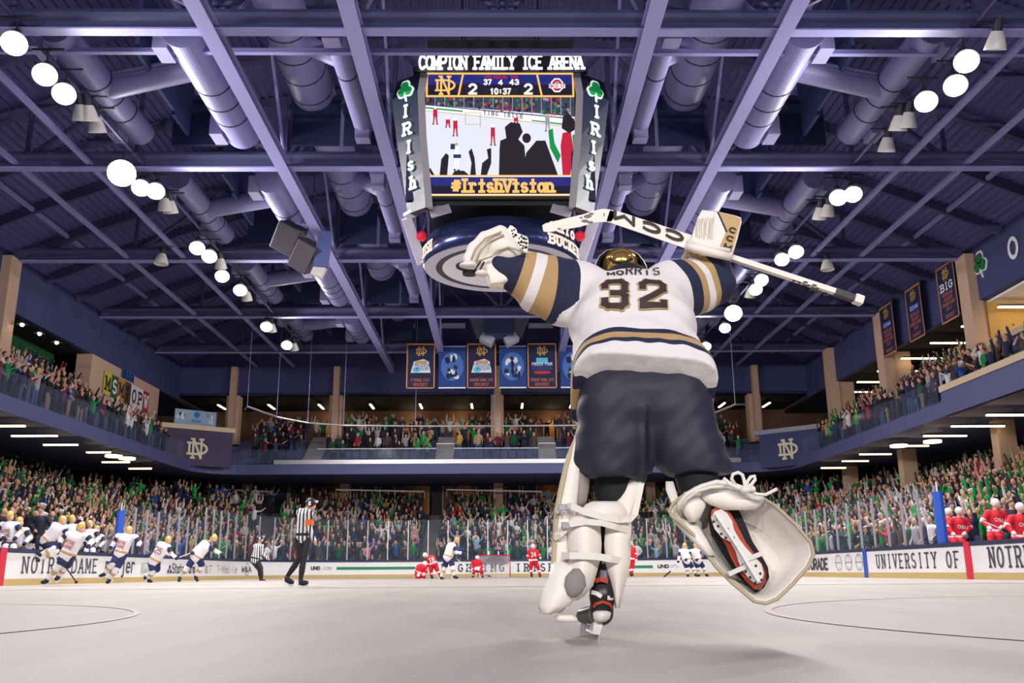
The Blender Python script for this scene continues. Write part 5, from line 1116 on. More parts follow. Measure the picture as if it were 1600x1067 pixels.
player('person in white jersey and gold helmet skating before the left board advert', 'nd', 4.5, [Z4(1072, 368), Z4(985, 415), Z4(955, 465), Z4(930, 500, -.1), Z4(1130, 425), Z4(1165, 470), Z4(1150, 500, -.15), Z4(1005, 560), Z4(945, 640, -.2), Z4(880, 715, .2), Z4(830, 745, .3), Z4(975, 680, -.1), Z4(915, 770, 0), Z4(885, 800, -.1)], 'home players', 'NOTRE|DAME', jr=.22)
player('person in white number 25 jersey skating away along the left boards, seen from behind', 'nd', 7.6, [Z4(1398, 445), Z4(1335, 480), Z4(1370, 540), Z4(1420, 570), Z4(1400, 500), Z4(1425, 560), Z4(1460, 590), Z4(1285, 625), Z4(1275, 700, -.1), Z4(1240, 770, 0), Z4(1265, 795, -.1), Z4(1310, 700, .1), Z4(1215, 745, .2), Z4(1200, 770, .2)], 'home players', '25', jr=.22)
player('person in white jersey lunging forward with a white stick, by the left corner boards', 'nd', 8.2, [Z5(500, 430), Z5(420, 470), Z5(365, 510), Z5(330, 545, -.2), Z5(450, 500), Z5(520, 540), Z5(560, 560, -.2), Z5(355, 590), Z5(290, 665, -.1), Z5(220, 750, 0), Z5(210, 790, -.1), Z5(405, 660, .1), Z5(350, 745, .1), Z5(370, 785, 0)], 'home players', jr=.22)
stick('white stick of the lunging player near the left corner', 8.0, [Z5(330, 545), Z5(215, 590), Z5(180, 600)])
def bench(label, kit, Y, hx, hy, sc_=1., lean=0., dY=0., group=None, num=None):
    """half figure behind the boards: head px, shoulders and arms below"""
    Y = at(hx, hy, X=14.75 if hx > 800 else -14.75).y + Y * 0 + dY; k = F / pix((0, Y, 1.5))[2] * sc_
    j = lambda dx, dz, dy=0: (hx + lean * -dz * k + dx * k, hy - dz * k, dy)
    J = [j(0, 0), j(-.22, -.28), j(-.36, -.5, -.05), j(-.2, -.66, -.25), j(.22, -.28), j(.36, -.5, -.05), j(.2, -.66, -.25), j(0, -.86), j(-.12, -.95, -.4), j(-.12, -1.35, -.4), j(-.12, -1.4, -.6), j(.12, -.95, -.4), j(.12, -1.35, -.4), j(.12, -1.4, -.6)]
    return player(label, kit, Y, J, group, num, jr=.21, skates=False)
bench('person in white jersey and gold helmet on the left bench, at the frame edge', 'nd', 1.0, 15, 806, group='home bench', num='NOTRE|DAME')
bench('person in white jersey with navy sleeves on the left bench, second from the frame edge', 'nd', 2.0, 30, 815, group='home bench')
bench('person in gold helmet standing on the left bench behind the climbing player', 'nd', 4.6, 112, 811, group='home bench')
bench('person in gold helmet on the left bench to the right of the sprinting player', 'nd', 6.0, 140, 819, group='home bench')
bench('person in white jersey leaning over the left boards near the blue pad', 'nd', 6.6, 151, 827, group='home bench', lean=-.15)
bench('person in dark suit and tie standing behind the left bench, brown hair', 'coach', 3.2, 64, 797, 1.05, dY=1.6, group='coaches')
# officials
RX_ = lambda x, y, *d: (240 + x / 5.3333, 760 + y / 5.3333) + d
player('person in striped referee shirt with an orange armband skating near the left of the ice', 'ref', -4.8, [RX_(1305, 150), RX_(1225, 215, .12), RX_(1215, 330, .15), RX_(1240, 420, .1), RX_(1295, 225, -.12), RX_(1300, 350, -.16), RX_(1340, 450, -.2), RX_(1245, 425), RX_(1225, 590, .08), RX_(1110, 755, .1), RX_(1165, 800, .05), RX_(1250, 600, -.08), RX_(1225, 780, -.1), RX_(1285, 800, -.15)], 'officials', armband=True, jr=.165, face=.3)
player('person in striped linesman shirt crouching by the left corner boards', 'ref', 12.5, [RX_(890, 435), RX_(850, 495, .1), RX_(850, 560, .1), RX_(890, 595, 0), RX_(905, 500, -.1), RX_(915, 565, -.1), RX_(950, 600, -.15), RX_(845, 610), RX_(880, 690, .05), RX_(890, 770, .05), RX_(930, 785, 0), RX_(900, 690, -.05), RX_(900, 775, -.05), RX_(930, 790, -.1)], 'officials', jr=.19, face=.2)
# visitors and one home skater at the far goal
A = lambda x, y, *d: (620 + x / 10, 840 + y / 10) + d
player('person in red kneeling low on the ice left of the far goal', 'osu', 19.5, [A(430, 410), A(340, 450), A(300, 520), A(330, 570, -.2), A(430, 460), A(470, 520), A(430, 560, -.2), A(350, 560), A(330, 620, -.2), A(360, 635, .1), A(330, 640, .2), A(420, 600, -.2), A(450, 630, .1), A(430, 640, .2)], 'visiting players', jr=.21)
player('person in red bending over a kneeling teammate left of the far goal', 'osu', 19.8, [A(450, 275), A(500, 320), A(480, 420), A(450, 490, -.2), A(580, 320), A(560, 440), A(500, 520, -.2), A(570, 410), A(530, 520), A(545, 600), A(570, 640), A(630, 500), A(670, 580), A(690, 620)], 'visiting players', '18', jr=.22)
player('person in white jersey and gold helmet beside the red pair at the goal', 'nd', 13.6, [A(930, 40), A(830, 110, .1), A(850, 200, .1), A(940, 240, 0), A(890, 130, -.1), A(910, 230, -.15), A(1010, 240, -.2), A(800, 310), A(760, 450, .1), A(690, 610, .1), A(735, 650, 0), A(870, 440, -.1), A(890, 590, -.1), A(960, 625, -.15)], 'home players', jr=.22)
stick('white stick of the home skater in front of the far goal', 13.4, [A(950, 340), A(1190, 540), A(1210, 555)])
player('person in red goalie gear crouching in front of the far goal', 'osu', 25.6, [A(1255, 320), A(1190, 380), A(1180, 440), A(1220, 480, -.2), A(1310, 390), A(1340, 450), A(1290, 490, -.2), A(1260, 480), A(1200, 530, -.3), A(1190, 610, -.1), A(1200, 625, -.3), A(1330, 530, -.3), A(1340, 610, -.1), A(1340, 625, -.3)], 'visiting players', jr=.25)
stick('dark goalie stick lying on the ice before the far goal', 25.0, [A(1300, 580), A(1420, 595), A(1470, 605)], 0, M_blk)
Bq = lambda x, y, *d: (740 + x / 10, 840 + y / 10) + d
player('person in red with white number skating right of the far goal, seen from behind', 'osu', 24., [Bq(925, 140), Bq(870, 215), Bq(845, 290), Bq(870, 340, -.1), Bq(990, 215), Bq(1030, 280), Bq(1040, 310, -.1), Bq(940, 370), Bq(890, 470), Bq(905, 570), Bq(915, 610, -.1), Bq(1010, 470), Bq(1035, 575), Bq(1045, 605, -.1)], 'visiting players', '24', jr=.22)
Cq = lambda x, y, *d: (960 + x / 10, 830 + y / 10) + d
player('person in red gliding between the big leg pads, near the far boards', 'osu', 22., [Cq(245, 190), Cq(210, 270), Cq(200, 350), Cq(240, 400, -.1), Cq(300, 270), Cq(330, 360), Cq(340, 440, -.1), Cq(255, 450), Cq(230, 550), Cq(255, 660), Cq(265, 695, -.1), Cq(280, 540), Cq(275, 660), Cq(285, 690, -.1)], 'visiting players', jr=.21)
for i, (dx, Y, lab) in enumerate(((0, 19., 'person in white jersey at the far boards, left one of the hugging pair'), (170, 19.6, 'person in white jersey at the far boards, right one of the hugging pair'))):
    player(lab, 'nd', Y, [Cq(1095 + dx, 230), Cq(1030 + dx, 310), Cq(1010 + dx, 400), Cq(1000 + dx, 460, -.1), Cq(1140 + dx, 310), Cq(1170 + dx, 380), Cq(1130 + dx, 430, -.15), Cq(1130 + dx, 460), Cq(1130 + dx, 560), Cq(1150 + dx, 670), Cq(1140 + dx, 700, -.1), Cq(1220 + dx, 560), Cq(1260 + dx, 660), Cq(1300 + dx, 695, -.1)], 'home players', jr=.22)
stick('white stick reaching left from the hugging pair at the far boards', 18.8, [Cq(1030, 490), Cq(880, 620), Cq(770, 720)])
# visiting bench at the right
Dq = lambda x, y: (1300 + x / 3.81, 640 + y / 3.81)
for hx, hy, Y, lab in ((692, 612, 1.2, 'person in red and white helmet on the right bench, beside the blue pad'), (755, 608, .9, 'person in red and white helmet on the right bench, second from the blue pad'), (972, 560, -.4, 'person in red and grey helmet on the right bench, third from the blue pad'), (1118, 585, -1.1, 'person in red on the right bench at the frame edge')):
    x, y = Dq(hx, hy); bench(lab, 'osu', Y, x, y, group='visiting bench', num='OSU')
x, y = Dq(1068, 560); bench('bald person in dark suit behind the right bench', 'coach', -.2, x, y, dY=1.6, group='coaches'); x, y = Dq(712, 572); bench('person in dark jacket behind the right bench beside the blue pad', 'coach', 2.2, x, y, dY=2., group='coaches')
stick('white stick held across the red players on the right bench', -1.0, [Dq(890, 660), Dq(1010, 710), Dq(1050, 730)])
# ================================================================ THE GOALIE
YG = -22.22
def G(px, py, dy=0.): return at(px, py, Y=YG + dy)
def Gn(px, py, dy=0.): return np.array(G(px, py, dy))
M_cream = mat('pad_cream', (244, 236, 225), .55, noise=.07, nscale=7, bump=.06)
M_creamd = mat('pad_cream_edge', (186, 172, 140), .6); M_scuff = mat('pad_scuff', (120, 116, 112), .7)
M_jback = mat('jersey_cream', (234, 228, 224), .85); M_pnavy = mat('pants_navy', (33, 35, 53), .6, noise=.1, nscale=5, bump=.3)
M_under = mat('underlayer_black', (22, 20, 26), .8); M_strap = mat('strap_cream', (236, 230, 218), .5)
M_boot = mat('skate_boot', (26, 22, 24), .35); M_orng = mat('skate_orange', (176, 62, 34), .5); M_hold = mat('holder_white', (226, 222, 216), .4)
M_maskg = mat('mask_gold', (218, 176, 92), .16, metal=.9); M_tan2 = mat('blocker_tan', (198, 164, 112), .6); M_num = mat('number_brown', (58, 42, 40), .7); M_numg = mat('number_gold', (190, 160, 104), .7)
base = G(930, 1000, 0); base.z = 0
# ---- jersey
Hc, Tc = Gn(1002, 604, .02), Gn(980, 432, .32)
axv = (Tc - Hc) / np.linalg.norm(Tc - Hc); xv = np.array((1., 0, 0)); xv = xv - axv * (xv @ axv); xv /= np.linalg.norm(xv); nv = np.cross(xv, axv)   # nv towards the camera
RJ = np.stack([xv, nv, axv], 1); LJ = np.linalg.norm(Tc - Hc)
J = lambda u, h, n=0.: Hc + xv * u + axv * h + nv * n       # jersey frame: across, up the back, out of the back
SLp, ELp, WLp = Gn(905, 452, .30), Gn(845, 440, .24), Gn(786, 419, .2)
SRp, ERp, WRp = Gn(1046, 452, .30), Gn(1108, 440, .44), Gn(1108, 396, .40)
jp = [('b', J(0, LJ * .62), (.285, .165, .20), RJ, .16, 0), ('b', J(-.005, LJ * .42), (.305, .2, .24), RJ, .19, 0), ('b', J(.0, LJ * .14), (.315, .235, .2), RJ, .22, 0), ('b', J(.002, -.06), (.33, .25, .2), RJ, .13, 0),
      ('c', J(-.14, LJ * .8), J(.16, LJ * .8), .1, .1, 0), ('e', J(0, LJ * .66, .1), (.2, .09, .18), RJ, 0),
      ('c', SLp, ELp, .152, .128, 0), ('c', ELp, WLp, .128, .088, 0), ('c', Gn(880, 478, .26), Gn(842, 458, .22), .11, .1, 0),
      ('c', SRp, ERp, .15, .125, 0), ('c', ERp, WRp, .118, .09, 0), ('c', Gn(1062, 470, .3), Gn(1092, 462, .36), .1, .09, 0)]
# fabric folds: creases fan from the armpits and sag across the back
def folds(P):
    q = P - Hc; u = q @ xv; h = q @ axv; n = q @ nv
    w_ = .004 * np.sin(46 * (h + .55 * np.abs(u)) + 5 * u) * np.exp(-((h - .3) / .16) ** 2) + .004 * np.sin(30 * h - 22 * u) * np.exp(-((np.abs(u) - .26) / .1) ** 2) + .0035 * np.sin(60 * u + 14 * h) * np.exp(-((h - .02) / .09) ** 2)
    arm = np.exp(-np.maximum(np.abs(u) - .33, 0) / .05); return w_ * np.clip(arm, .0, 1) + (1 - np.clip(arm, 0, 1)) * .004 * np.sin(40 * u - 35 * h)
cut = J(.0, -.34); Pm = Gn(1000, 557, -.2); hv = axv - .22 * nv + .1 * xv; hv /= np.linalg.norm(hv); h2 = nv - hv * (nv @ hv); h2 /= np.linalg.norm(h2); RH = np.stack([np.cross(h2, hv), h2, hv], 1)
hem = [('-', 'b', tuple(Pm - hv * .5), (.9, .9, .5), RH, .001)]
v, q, m = sdf_mesh(jp + hem, .0095, .07, folds)
GO = thing('person', 'person in white number 32 goalie jersey leaping with both arms raised', 'person', base)
me = mesh_of('jersey', (v - np.array(base), q, m), []); jersey = bpy.data.objects.new('jersey', me); COL.objects.link(jersey); jersey.parent = GO
def armt(P, pts):
    """length run along a poly-line of joints, negative before its start"""
    best = np.full(len(P), 1e9); T = np.zeros(len(P)); L0 = 0
    for i, (a, b) in enumerate(zip(pts, pts[1:])):
        d = b - a; L = np.linalg.norm(d); t = ((P - a) @ d) / L; tc = np.clip(t, -1e9 if i == 0 else 0, 1e9 if i == len(pts) - 2 else L)
        dist = np.linalg.norm(P - a - np.clip(tc, 0, None)[:, None] * d / L, axis=1); s_ = dist < best; T[s_] = (L0 + tc)[s_]; best = np.minimum(best, dist); L0 += L
    return T, L0
tl, Ll = armt(v, [SLp, ELp, WLp]); dl = np.minimum(np.linalg.norm(v - SLp - np.clip((v - SLp) @ (WLp - SLp) / ((WLp - SLp) @ (WLp - SLp)), 0, 1)[:, None] * (WLp - SLp), axis=1), 9); tl = tl - np.maximum(dl - .2, 0) * 6 * (tl < .3 * Ll) 
dR = (Gn(1108, 436, .40) - SRp); LRr = np.linalg.norm(dR); dR /= LRr; tr = (v - SRp) @ dR
hb = axv - .7 * nv + .1 * xv; hb /= np.linalg.norm(hb); hh = (v - Pm) @ hb; uu = (v - Hc) @ xv
for nme, arr in (('sleeve_run', np.where(uu < 0, tl / Ll, -1)), ('sleeve_out', np.where(uu > 0, tr, -1)), ('hem_run', hh)):
    at_ = me.attributes.new(nme, 'FLOAT', 'POINT'); at_.data.foreach_set('value', np.ascontiguousarray(arr, np.float32))
def jersey_mat():
    m = mat('jersey_cloth', (234, 228, 224), .85); nt = m.node_tree; b = nt.nodes['Principled BSDF']
    N = lambda t: nt.nodes.new(t)
    def ramp(attr, lo, hi, stops):
        a = N('ShaderNodeAttribute'); a.attribute_name = attr; mr = N('ShaderNodeMapRange'); mr.inputs[1].default_value = lo; mr.inputs[2].default_value = hi; nt.links.new(a.outputs['Fac'], mr.inputs[0])
        r = N('ShaderNodeValToRGB'); r.color_ramp.interpolation = 'CONSTANT'; el = r.color_ramp.elements
        for i, (p, c) in enumerate(stops):
            e = el[i] if i < 2 else el.new((p - lo) / (hi - lo)); e.position = (p - lo) / (hi - lo); e.color = c
        nt.links.new(mr.outputs[0], r.inputs[0]); return r, a
    C = lambda r, g, b_, a=1: (lin(r), lin(g), lin(b_), a)
    W_, NV, GD = C(234, 228, 224), C(34, 38, 66), C(186, 152, 104)
    h, _ = ramp('hem_run', -.2, .6, [(-.2, W_), (.054, NV), (.082, GD), (.13, NV), (.16, W_)])
    l, la = ramp('sleeve_run', -1, 2, [(-1, W_), (.12, NV), (.40, GD), (.545, W_), (.675, GD), (.80, NV)])
    r, ra = ramp('sleeve_out', -1, 1, [(-1, W_), (.015, NV), (.1, GD), (.142, W_), (.195, GD), (.24, NV)])
    def gate(a, t): g = N('ShaderNodeMath'); g.operation = 'GREATER_THAN'; g.inputs[1].default_value = t; nt.links.new(a.outputs['Fac'], g.inputs[0]); return g
    m1 = N('ShaderNodeMix'); m1.data_type = 'RGBA'; nt.links.new(gate(la, .12).outputs[0], m1.inputs[0]); nt.links.new(h.outputs[0], m1.inputs[6]); nt.links.new(l.outputs[0], m1.inputs[7])
    m2 = N('ShaderNodeMix'); m2.data_type = 'RGBA'; nt.links.new(gate(ra, .015).outputs[0], m2.inputs[0]); nt.links.new(m1.outputs[2], m2.inputs[6]); nt.links.new(r.outputs[0], m2.inputs[7])
    nt.links.new(m2.outputs[2], b.inputs['Base Color'])
    tc = N('ShaderNodeTexCoord'); no = N('ShaderNodeTexNoise'); no.inputs['Scale'].default_value = 9; no.inputs['Detail'].default_value = 3; bp = N('ShaderNodeBump'); bp.inputs['Strength'].default_value = .35; bp.inputs['Distance'].default_value = .03
    nt.links.new(tc.outputs['Object'], no.inputs['Vector']); nt.links.new(no.outputs['Fac'], bp.inputs['Height']); nt.links.new(bp.outputs['Normal'], b.inputs['Normal']); return m
me.materials.append(jersey_mat())
# number and name, pressed on to the back
from mathutils.bvhtree import BVHTree
JB = BVHTree.FromPolygons([tuple(x) for x in v], [tuple(int(i) for i in f) for f in q])
GL['three'] = [[(.3, 4.6), (.3, 5.3), (1, 6), (3.1, 6), (3.8, 5.3), (3.8, 3.7), (3.1, 3.05), (1.7, 3.05)], [(3.1, 3.05), (3.8, 2.4), (3.8, .7), (3.1, 0), (1, 0), (.3, .7), (.3, 1.5)]]
GL['two'] = [[(.3, 4.5), (.3, 5.3), (1, 6), (3.1, 6), (3.8, 5.3), (3.8, 3.8), (.4, 1.), (.4, 0), (3.9, 0), (3.9, .9)]]
def press(mb, off):
    out = MB()
    for k, f in enumerate(mb.f): press1(out, [mb.v[i] for i in f], off + .00012 * k)
    out.m = [0] * len(out.f); return out
def press1(out, quad, off):
    bm = bmesh.new(); bm.faces.new([bm.verts.new(p) for p in quad])
    for _ in range(3):
        ee = [e for e in bm.edges if e.calc_length() > .018]
        if ee: bmesh.ops.subdivide_edges(bm, edges=ee, cuts=1, use_grid_fill=True)
    d = -Vector(tuple(nv)); o0 = len(out.v)
    for x in bm.verts:
        h = JB.ray_cast(x.co - d * .6, d)
        if h[0] is not None: x.co = h[0] - d * off
    bm.verts.index_update(); out.v += [tuple(x.co) for x in bm.verts]; out.f += [tuple(x.index + o0 for x in f.verts) for f in bm.faces]; bm.free()
def on_back(ch, px0, py0, px1, py1, st, off, m, name, grow=0.):
    """glyph filling the pixel box (its corners taken on the back of the jersey)"""
    def hit(px, py):
        d = (G(px, py, 0) - CAM).normalized(); h = JB.ray_cast(CAM, d); return h[0] if h[0] is not None else G(px, py, .1)
    o = hit(px0, py1); u = hit(px1, py1) - o; vv = hit(px0, py0) - o; b = MB(); W_, H_ = u.length, vv.length
    glyph(b, ch, (o - Vector(tuple(nv)) * -.05, u.normalized(), vv.normalized()), W_, H_, st, False); r = press(b, off).build(name, m, jersey); return r
for ch, box in (('three', (942, 443, 978, 481)), ('two', (1001, 441, 1038, 479))):
    on_back(ch, *box, .046, .006, M_numg, 'number_outline'); on_back(ch, *box, .033, .0095, M_num, 'number')
for i, ch in enumerate('MORRIS'):
    x = 950 + i * 14.; on_back(ch, x, 419 + abs(i - 2.5) * .6, x + 10, 429 + abs(i - 2.5) * .6, .009, .006, M_num, 'name_letter')
# ---- body inside the kit (one continuous surface)
K1, A1 = Gn(962, 768, .06), Gn(942, 905, .08); K2, A2 = Gn(1090, 752, -.02), Gn(1128, 812, -.2)
bp_ = [('c', J(0, -.08, -.03), J(0, LJ * .9, -.05), .16, .16, 0), ('c', Gn(955, 625, .06), K1, .135, .085, 0), ('c', K1, A1, .082, .05, 0), ('c', Gn(1058, 625, .04), K2, .135, .09, 0), ('c', K2, A2, .085, .05, 0), ('c', J(-.2, LJ * .85, -.04), J(.2, LJ * .87, -.04), .08, .08, 0),
       ('c', SLp, ELp, .07, .055, 0), ('c', ELp, WLp, .055, .04, 0), ('c', WLp, Gn(768, 395, .2), .045, .05, 0), ('c', SRp, ERp, .07, .055, 0), ('c', ERp, WRp, .055, .04, 0), ('c', WRp, Gn(1098, 382, .40), .04, .045, 0), ('c', J(0, LJ * .95, -.02), Gn(970, 418, .42), .06, .06, 1), ('e', Gn(968, 420, .47), (.075, .085, .08), None, 1)]
vb, qb, mb_ = sdf_mesh(bp_, .016, .04); me = mesh_of('body', (vb - np.array(base), qb, mb_), [M_under, SKIN[0]]); o = bpy.data.objects.new('body', me); COL.objects.link(o); o.parent = GO
# ---- pants
pp_ = [('b', Gn(1004, 625, .05), (.305, .21, .16), None, .15, 0), ('b', Gn(960, 672, .04), (.168, .19, .2), None, .14, 0), ('b', Gn(1064, 676, .02), (.16, .185, .2), np.array(Matrix.Rotation(-.16, 3, 'Y')), .14, 0), ('c', Gn(925, 690, .04), Gn(910, 722, .0), .075, .05, 0), ('c', Gn(1100, 700, .0), Gn(1126, 730, -.02), .08, .06, 0), ('c', Gn(1000, 705, .02), Gn(1004, 735, .0), .06, .05, 0), ('c', Gn(955, 700, .0), Gn(955, 728, -.02), .12, .12, 0), ('c', Gn(1084, 700, -.02), Gn(1090, 722, -.05), .12, .12, 0)]
def pf(P):
    q = P - Gn(1006, 640, 0); x, z = q[..., 0], q[..., 2]
    return .003 * np.sin(34 * x + 20 * z) * np.exp(-((z + .25) / .2) ** 2) + .0018 * np.sin(60 * z - 30 * x + 2 * np.sin(17 * x)) - .02 * np.exp(-((x + .02) / .012) ** 2) * (z < 0) * .6
zc_ = Gn(950, 741, -.1)[2]
pp_ += [('-', 'b', (Gn(950, 741, 0)[0] - .1, YG, zc_ - .3), (.35, .8, .3), np.array(Matrix.Rotation(.06, 3, 'Y')), .001), ('-', 'b', (Gn(1090, 739, 0)[0] + .1, YG, Gn(1090, 739, -.1)[2] - .3), (.35, .8, .3), np.array(Matrix.Rotation(.02, 3, 'Y')), .001)]
vp, qp, mp_ = sdf_mesh(pp_, .011, .05, pf); me = mesh_of('pants', (vp - np.array(base), qp, mp_), [M_pnavy]); o = bpy.data.objects.new('pants', me); COL.objects.link(o); o.parent = GO
b = MB(); b.tube([G(945, 600, -.3), G(948, 650, -.28)], .003, 5)
# ---- mask: shell flaring behind, gold back plate
def ringp(pts, dy): return [G(x, y, dy) for x, y in pts]
mk = [(929, 428), (931, 412), (937, 400), (949, 391), (966, 388), (983, 390), (997, 397), (1005, 407), (1010, 417), (1010, 428), (1000, 434), (940, 434)]
cx_, cy0 = 969, 416
scl = lambda pts, k, c=(969, 418): [(c[0] + (x - c[0]) * k, c[1] + (y - c[1]) * k) for x, y in pts]
b = MB(); b.loft([ringp(mk, .40), ringp(scl(mk, 1.03), .42), ringp(scl(mk, 1.0), .50), ringp(scl(mk, .8), .58), ringp(scl(mk, .4), .62)], 0, (False, True)); mask = b.build('goalie_mask', M_creamd, GO, True)
b = MB(); b.loft([ringp(mk, .40), ringp(scl(mk, .9), .405), ringp(scl(mk, .8), .47)], 0, (False, False)); b.build('mask_lining', M_under, mask, True)
b = MB(); b.ball(G(969, 415, .43), .1, 24, 0, (.98, 1.1, .98)); b.build('back_plate', M_maskg, mask, True)
b = MB(); b.tube([G(951, 404, .33), G(960, 410, .315), G(976, 410, .315), G(988, 404, .33)], .006, 6); b.build('back_strap', M_under, mask, True)
# ---- planted leg pad
PL = thing  # (name kept short below)
lp = None
b = MB(); R_ = []
for py, xl, xr, d0, d1 in ((668, 903, 911, .05, .10), (676, 899, 914, .02, .16), (700, 893, 914, -.01, .2), (732, 883, 915, -.03, .24), (770, 874, 912, -.04, .25), (800, 868, 908, -.05, .25), (850, 864, 902, -.05, .24), (895, 862, 896, -.06, .23), (930, 850, 890, -.08, .22), (950, 842, 884, -.1, .2), (958, 842, 876, -.1, .16)):
    e = (xr - xl) * .16; R_.append([G(xl + e, py, d0), G(xl, py, d0 + .03), G(xl, py, d1 - .03), G(xl + e, py, d1), G(xr, py, d1), G(xr, py, d1 - .05), G(xr - e, py, d0 + .06), G(xr - e * 2, py, d0)])
b.loft(R_); lpad = b.build('leg_pad', M_cream, GO, True)
b = MB(); b.tube([G(906, 668, .06), G(899, 690, .02), G(889, 715, -.01), G(879, 755, -.03), G(870, 800, -.04), G(867, 850, -.04), G(865, 893, -.05), G(853, 928, -.08), G(844, 952, -.1)], [.008, .012, .014, .014, .014, .014, .014, .012, .008], 8); b.build('edge_roll', M_creamd, lpad, True)
def panel(name, rows, m, parent, bulge=.03, thick=.035):
    """padded panel from rows of (py, x0, x1, dy); bows towards the camera"""
    b = MB(); R = []
    for py, x0, x1, dy in rows:
        r = []; n = 7
        for i in range(n + 1): t = i / n; r.append(G(x0 + (x1 - x0) * t, py, dy - bulge * math.sin(PI * t)))
        for i in range(n, -1, -1): t = i / n; r.append(G(x0 + (x1 - x0) * t, py, dy - bulge * math.sin(PI * t) * .6 + thick))
        R.append(r)
    b.loft(R); return b.build(name, m, parent, True)
panel('knee_flap', [(722, 899, 917, .02), (735, 896, 922, .0), (760, 897, 921, .0), (783, 899, 917, .0), (792, 901, 912, .02)], mat('liner_grey', (150, 140, 134), .8), lpad, .015)
panel('outer_wing', [(744, 974, 1003, .02), (752, 972, 1004, .0), (775, 968, 999, -.02), (800, 955, 992, -.03), (815, 948, 986, -.03)], M_cream, lpad, .02)
panel('knee_wrap', [(783, 925, 968, -.02), (788, 915, 976, -.04), (800, 905, 980, -.05), (812, 897, 978, -.05), (820, 893, 972, -.03)], M_cream, lpad, .05)
panel('calf_wrap', [(806, 890, 934, -.04), (818, 887, 938, -.06), (850, 888, 940, -.07), (870, 890, 939, -.07), (890, 885, 934, -.07), (915, 878, 927, -.08), (932, 884, 912, -.07), (938, 890, 902, -.06)], M_cream, lpad, .06)
panel('calf_wrap', [(812, 950, 985, -.03), (822, 946, 987, -.05), (850, 944, 986, -.06), (880, 946, 985, -.06), (905, 952, 979, -.05), (930, 957, 973, -.04), (950, 961, 968, -.03)], M_cream, lpad, .045)
panel('boot_flap', [(878, 862, 896, -.05), (900, 858, 905, -.08), (925, 848, 905, -.1), (945, 843, 892, -.11), (956, 845, 870, -.1), (960, 850, 862, -.09)], M_cream, lpad, .04)
panel('toe_bridge', [(961, 868, 892, -.06), (966, 867, 902, -.07), (972, 870, 903, -.06)], M_cream, lpad, .02)
panel('leather_patch', [(888, 896, 906, -.125), (900, 884, 914, -.14), (915, 882, 916, -.145), (928, 886, 908, -.14), (933, 892, 900, -.13)], mat('patch_grey', (140, 136, 132), .7), lpad, .015, .01)
def strap(name, pts, w, m, parent, th=.006):
    b = MB(); P = [G(*p) for p in pts]; R = []
    for i, p in enumerate(P):
        d = (P[min(i + 1, len(P) - 1)] - P[max(i - 1, 0)]).normalized(); c = (CAM - p).normalized(); s = d.cross(c).normalized() * w / 2; c = c * th
        R.append([p - s, p + s, p + s + c, p - s + c])
    b.loft(R); return b.build(name, m, parent, False)
strap('strap', [(884, 792, -.05), (892, 790, -.09), (915, 800, -.12), (940, 807, -.13), (965, 812, -.12), (985, 811, -.09), (992, 803, -.06), (998, 775, -.03), (1003, 750, -.01)], .028, M_strap, lpad)
strap('strap', [(868, 838, -.07), (880, 826, -.1), (890, 819, -.12), (915, 815, -.13), (940, 817, -.135), (962, 823, -.12), (980, 829, -.08)], .026, M_strap, lpad)
strap('strap', [(877, 868, -.08), (890, 868, -.13), (905, 868, -.14), (930, 869, -.145), (955, 873, -.13), (972, 876, -.09)], .03, M_strap, lpad)
for x, y in ((879, 793), (884, 821), (897, 867)):
    b = MB(); p = G(x, y, -.12); b.box(p, (.04, .012, .03)); bo = b.build('buckle', M_silver, lpad, bevel=.004)
# strap ends
strap('strap_tail', [(868, 800, -.06), (878, 794, -.1), (886, 790, -.1)], .022, M_strap, lpad); strap('strap_tail', [(866, 842, -.06), (876, 836, -.09), (884, 828, -.1)], .02, M_strap, lpad)
# ---- planted skate
sk = [('c', Gn(944, 880, .0), Gn(941, 930, -.03), .048, .05, 0), ('c', Gn(941, 930, -.03), Gn(940, 958, -.03), .05, .046, 0), ('c', Gn(940, 958, -.02), Gn(912, 962, .16), .045, .035, 0)]
vs_, qs_, ms_ = sdf_mesh(sk, .01, .03); me = mesh_of('skate', (vs_ - np.array(base), qs_, ms_), [M_boot]); skl = bpy.data.objects.new('skate', me); COL.objects.link(skl); skl.parent = GO
strap('orange_trim', [(927, 948, -.06), (932, 943, -.075), (942, 940, -.085), (953, 944, -.075), (957, 950, -.06)], .012, M_orng, skl); strap('orange_trim', [(930, 908, -.06), (938, 905, -.085), (950, 908, -.08)], .02, M_orng, skl)
strap('white_mark', [(924, 925, -.06), (932, 927, -.085), (940, 932, -.09)], .018, M_hold, skl); strap('white_mark', [(949, 934, -.085), (958, 934, -.06)], .018, M_hold, skl)
panel('heel_cowling', [(954, 930, 952, -.06), (958, 926, 955, -.075), (966, 927, 953, -.075), (972, 930, 946, -.06)], M_hold, skl, .03)
b = MB(); b.loft([[G(929, 970, -.06), G(942, 969, -.06), G(936, 968, .1), G(924, 968, .1)], [G(927, 980, -.06), G(941, 980, -.06), G(935, 978, .12), G(920, 978, .12)], [G(925, 990, -.055), G(937, 992, -.055), G(928, 986, .14), G(914, 984, .14)]]); b.build('blade_holder', M_hold, skl)
p0, p1 = G(935, 1001, -.05), G(906, 992, .2); p0.z = .0; p1.z = .0; b = MB()
b.loft([[p0 + Vector((-.004, 0, 0)), p0 + Vector((.004, 0, 0)), p1 + Vector((.004, 0, 0)), p1 + Vector((-.004, 0, 0))], [G(937, 988, -.05), G(940, 988, -.05), G(911, 972, .2), G(908, 972, .2)]]); b.build('steel_blade', M_blade, skl)
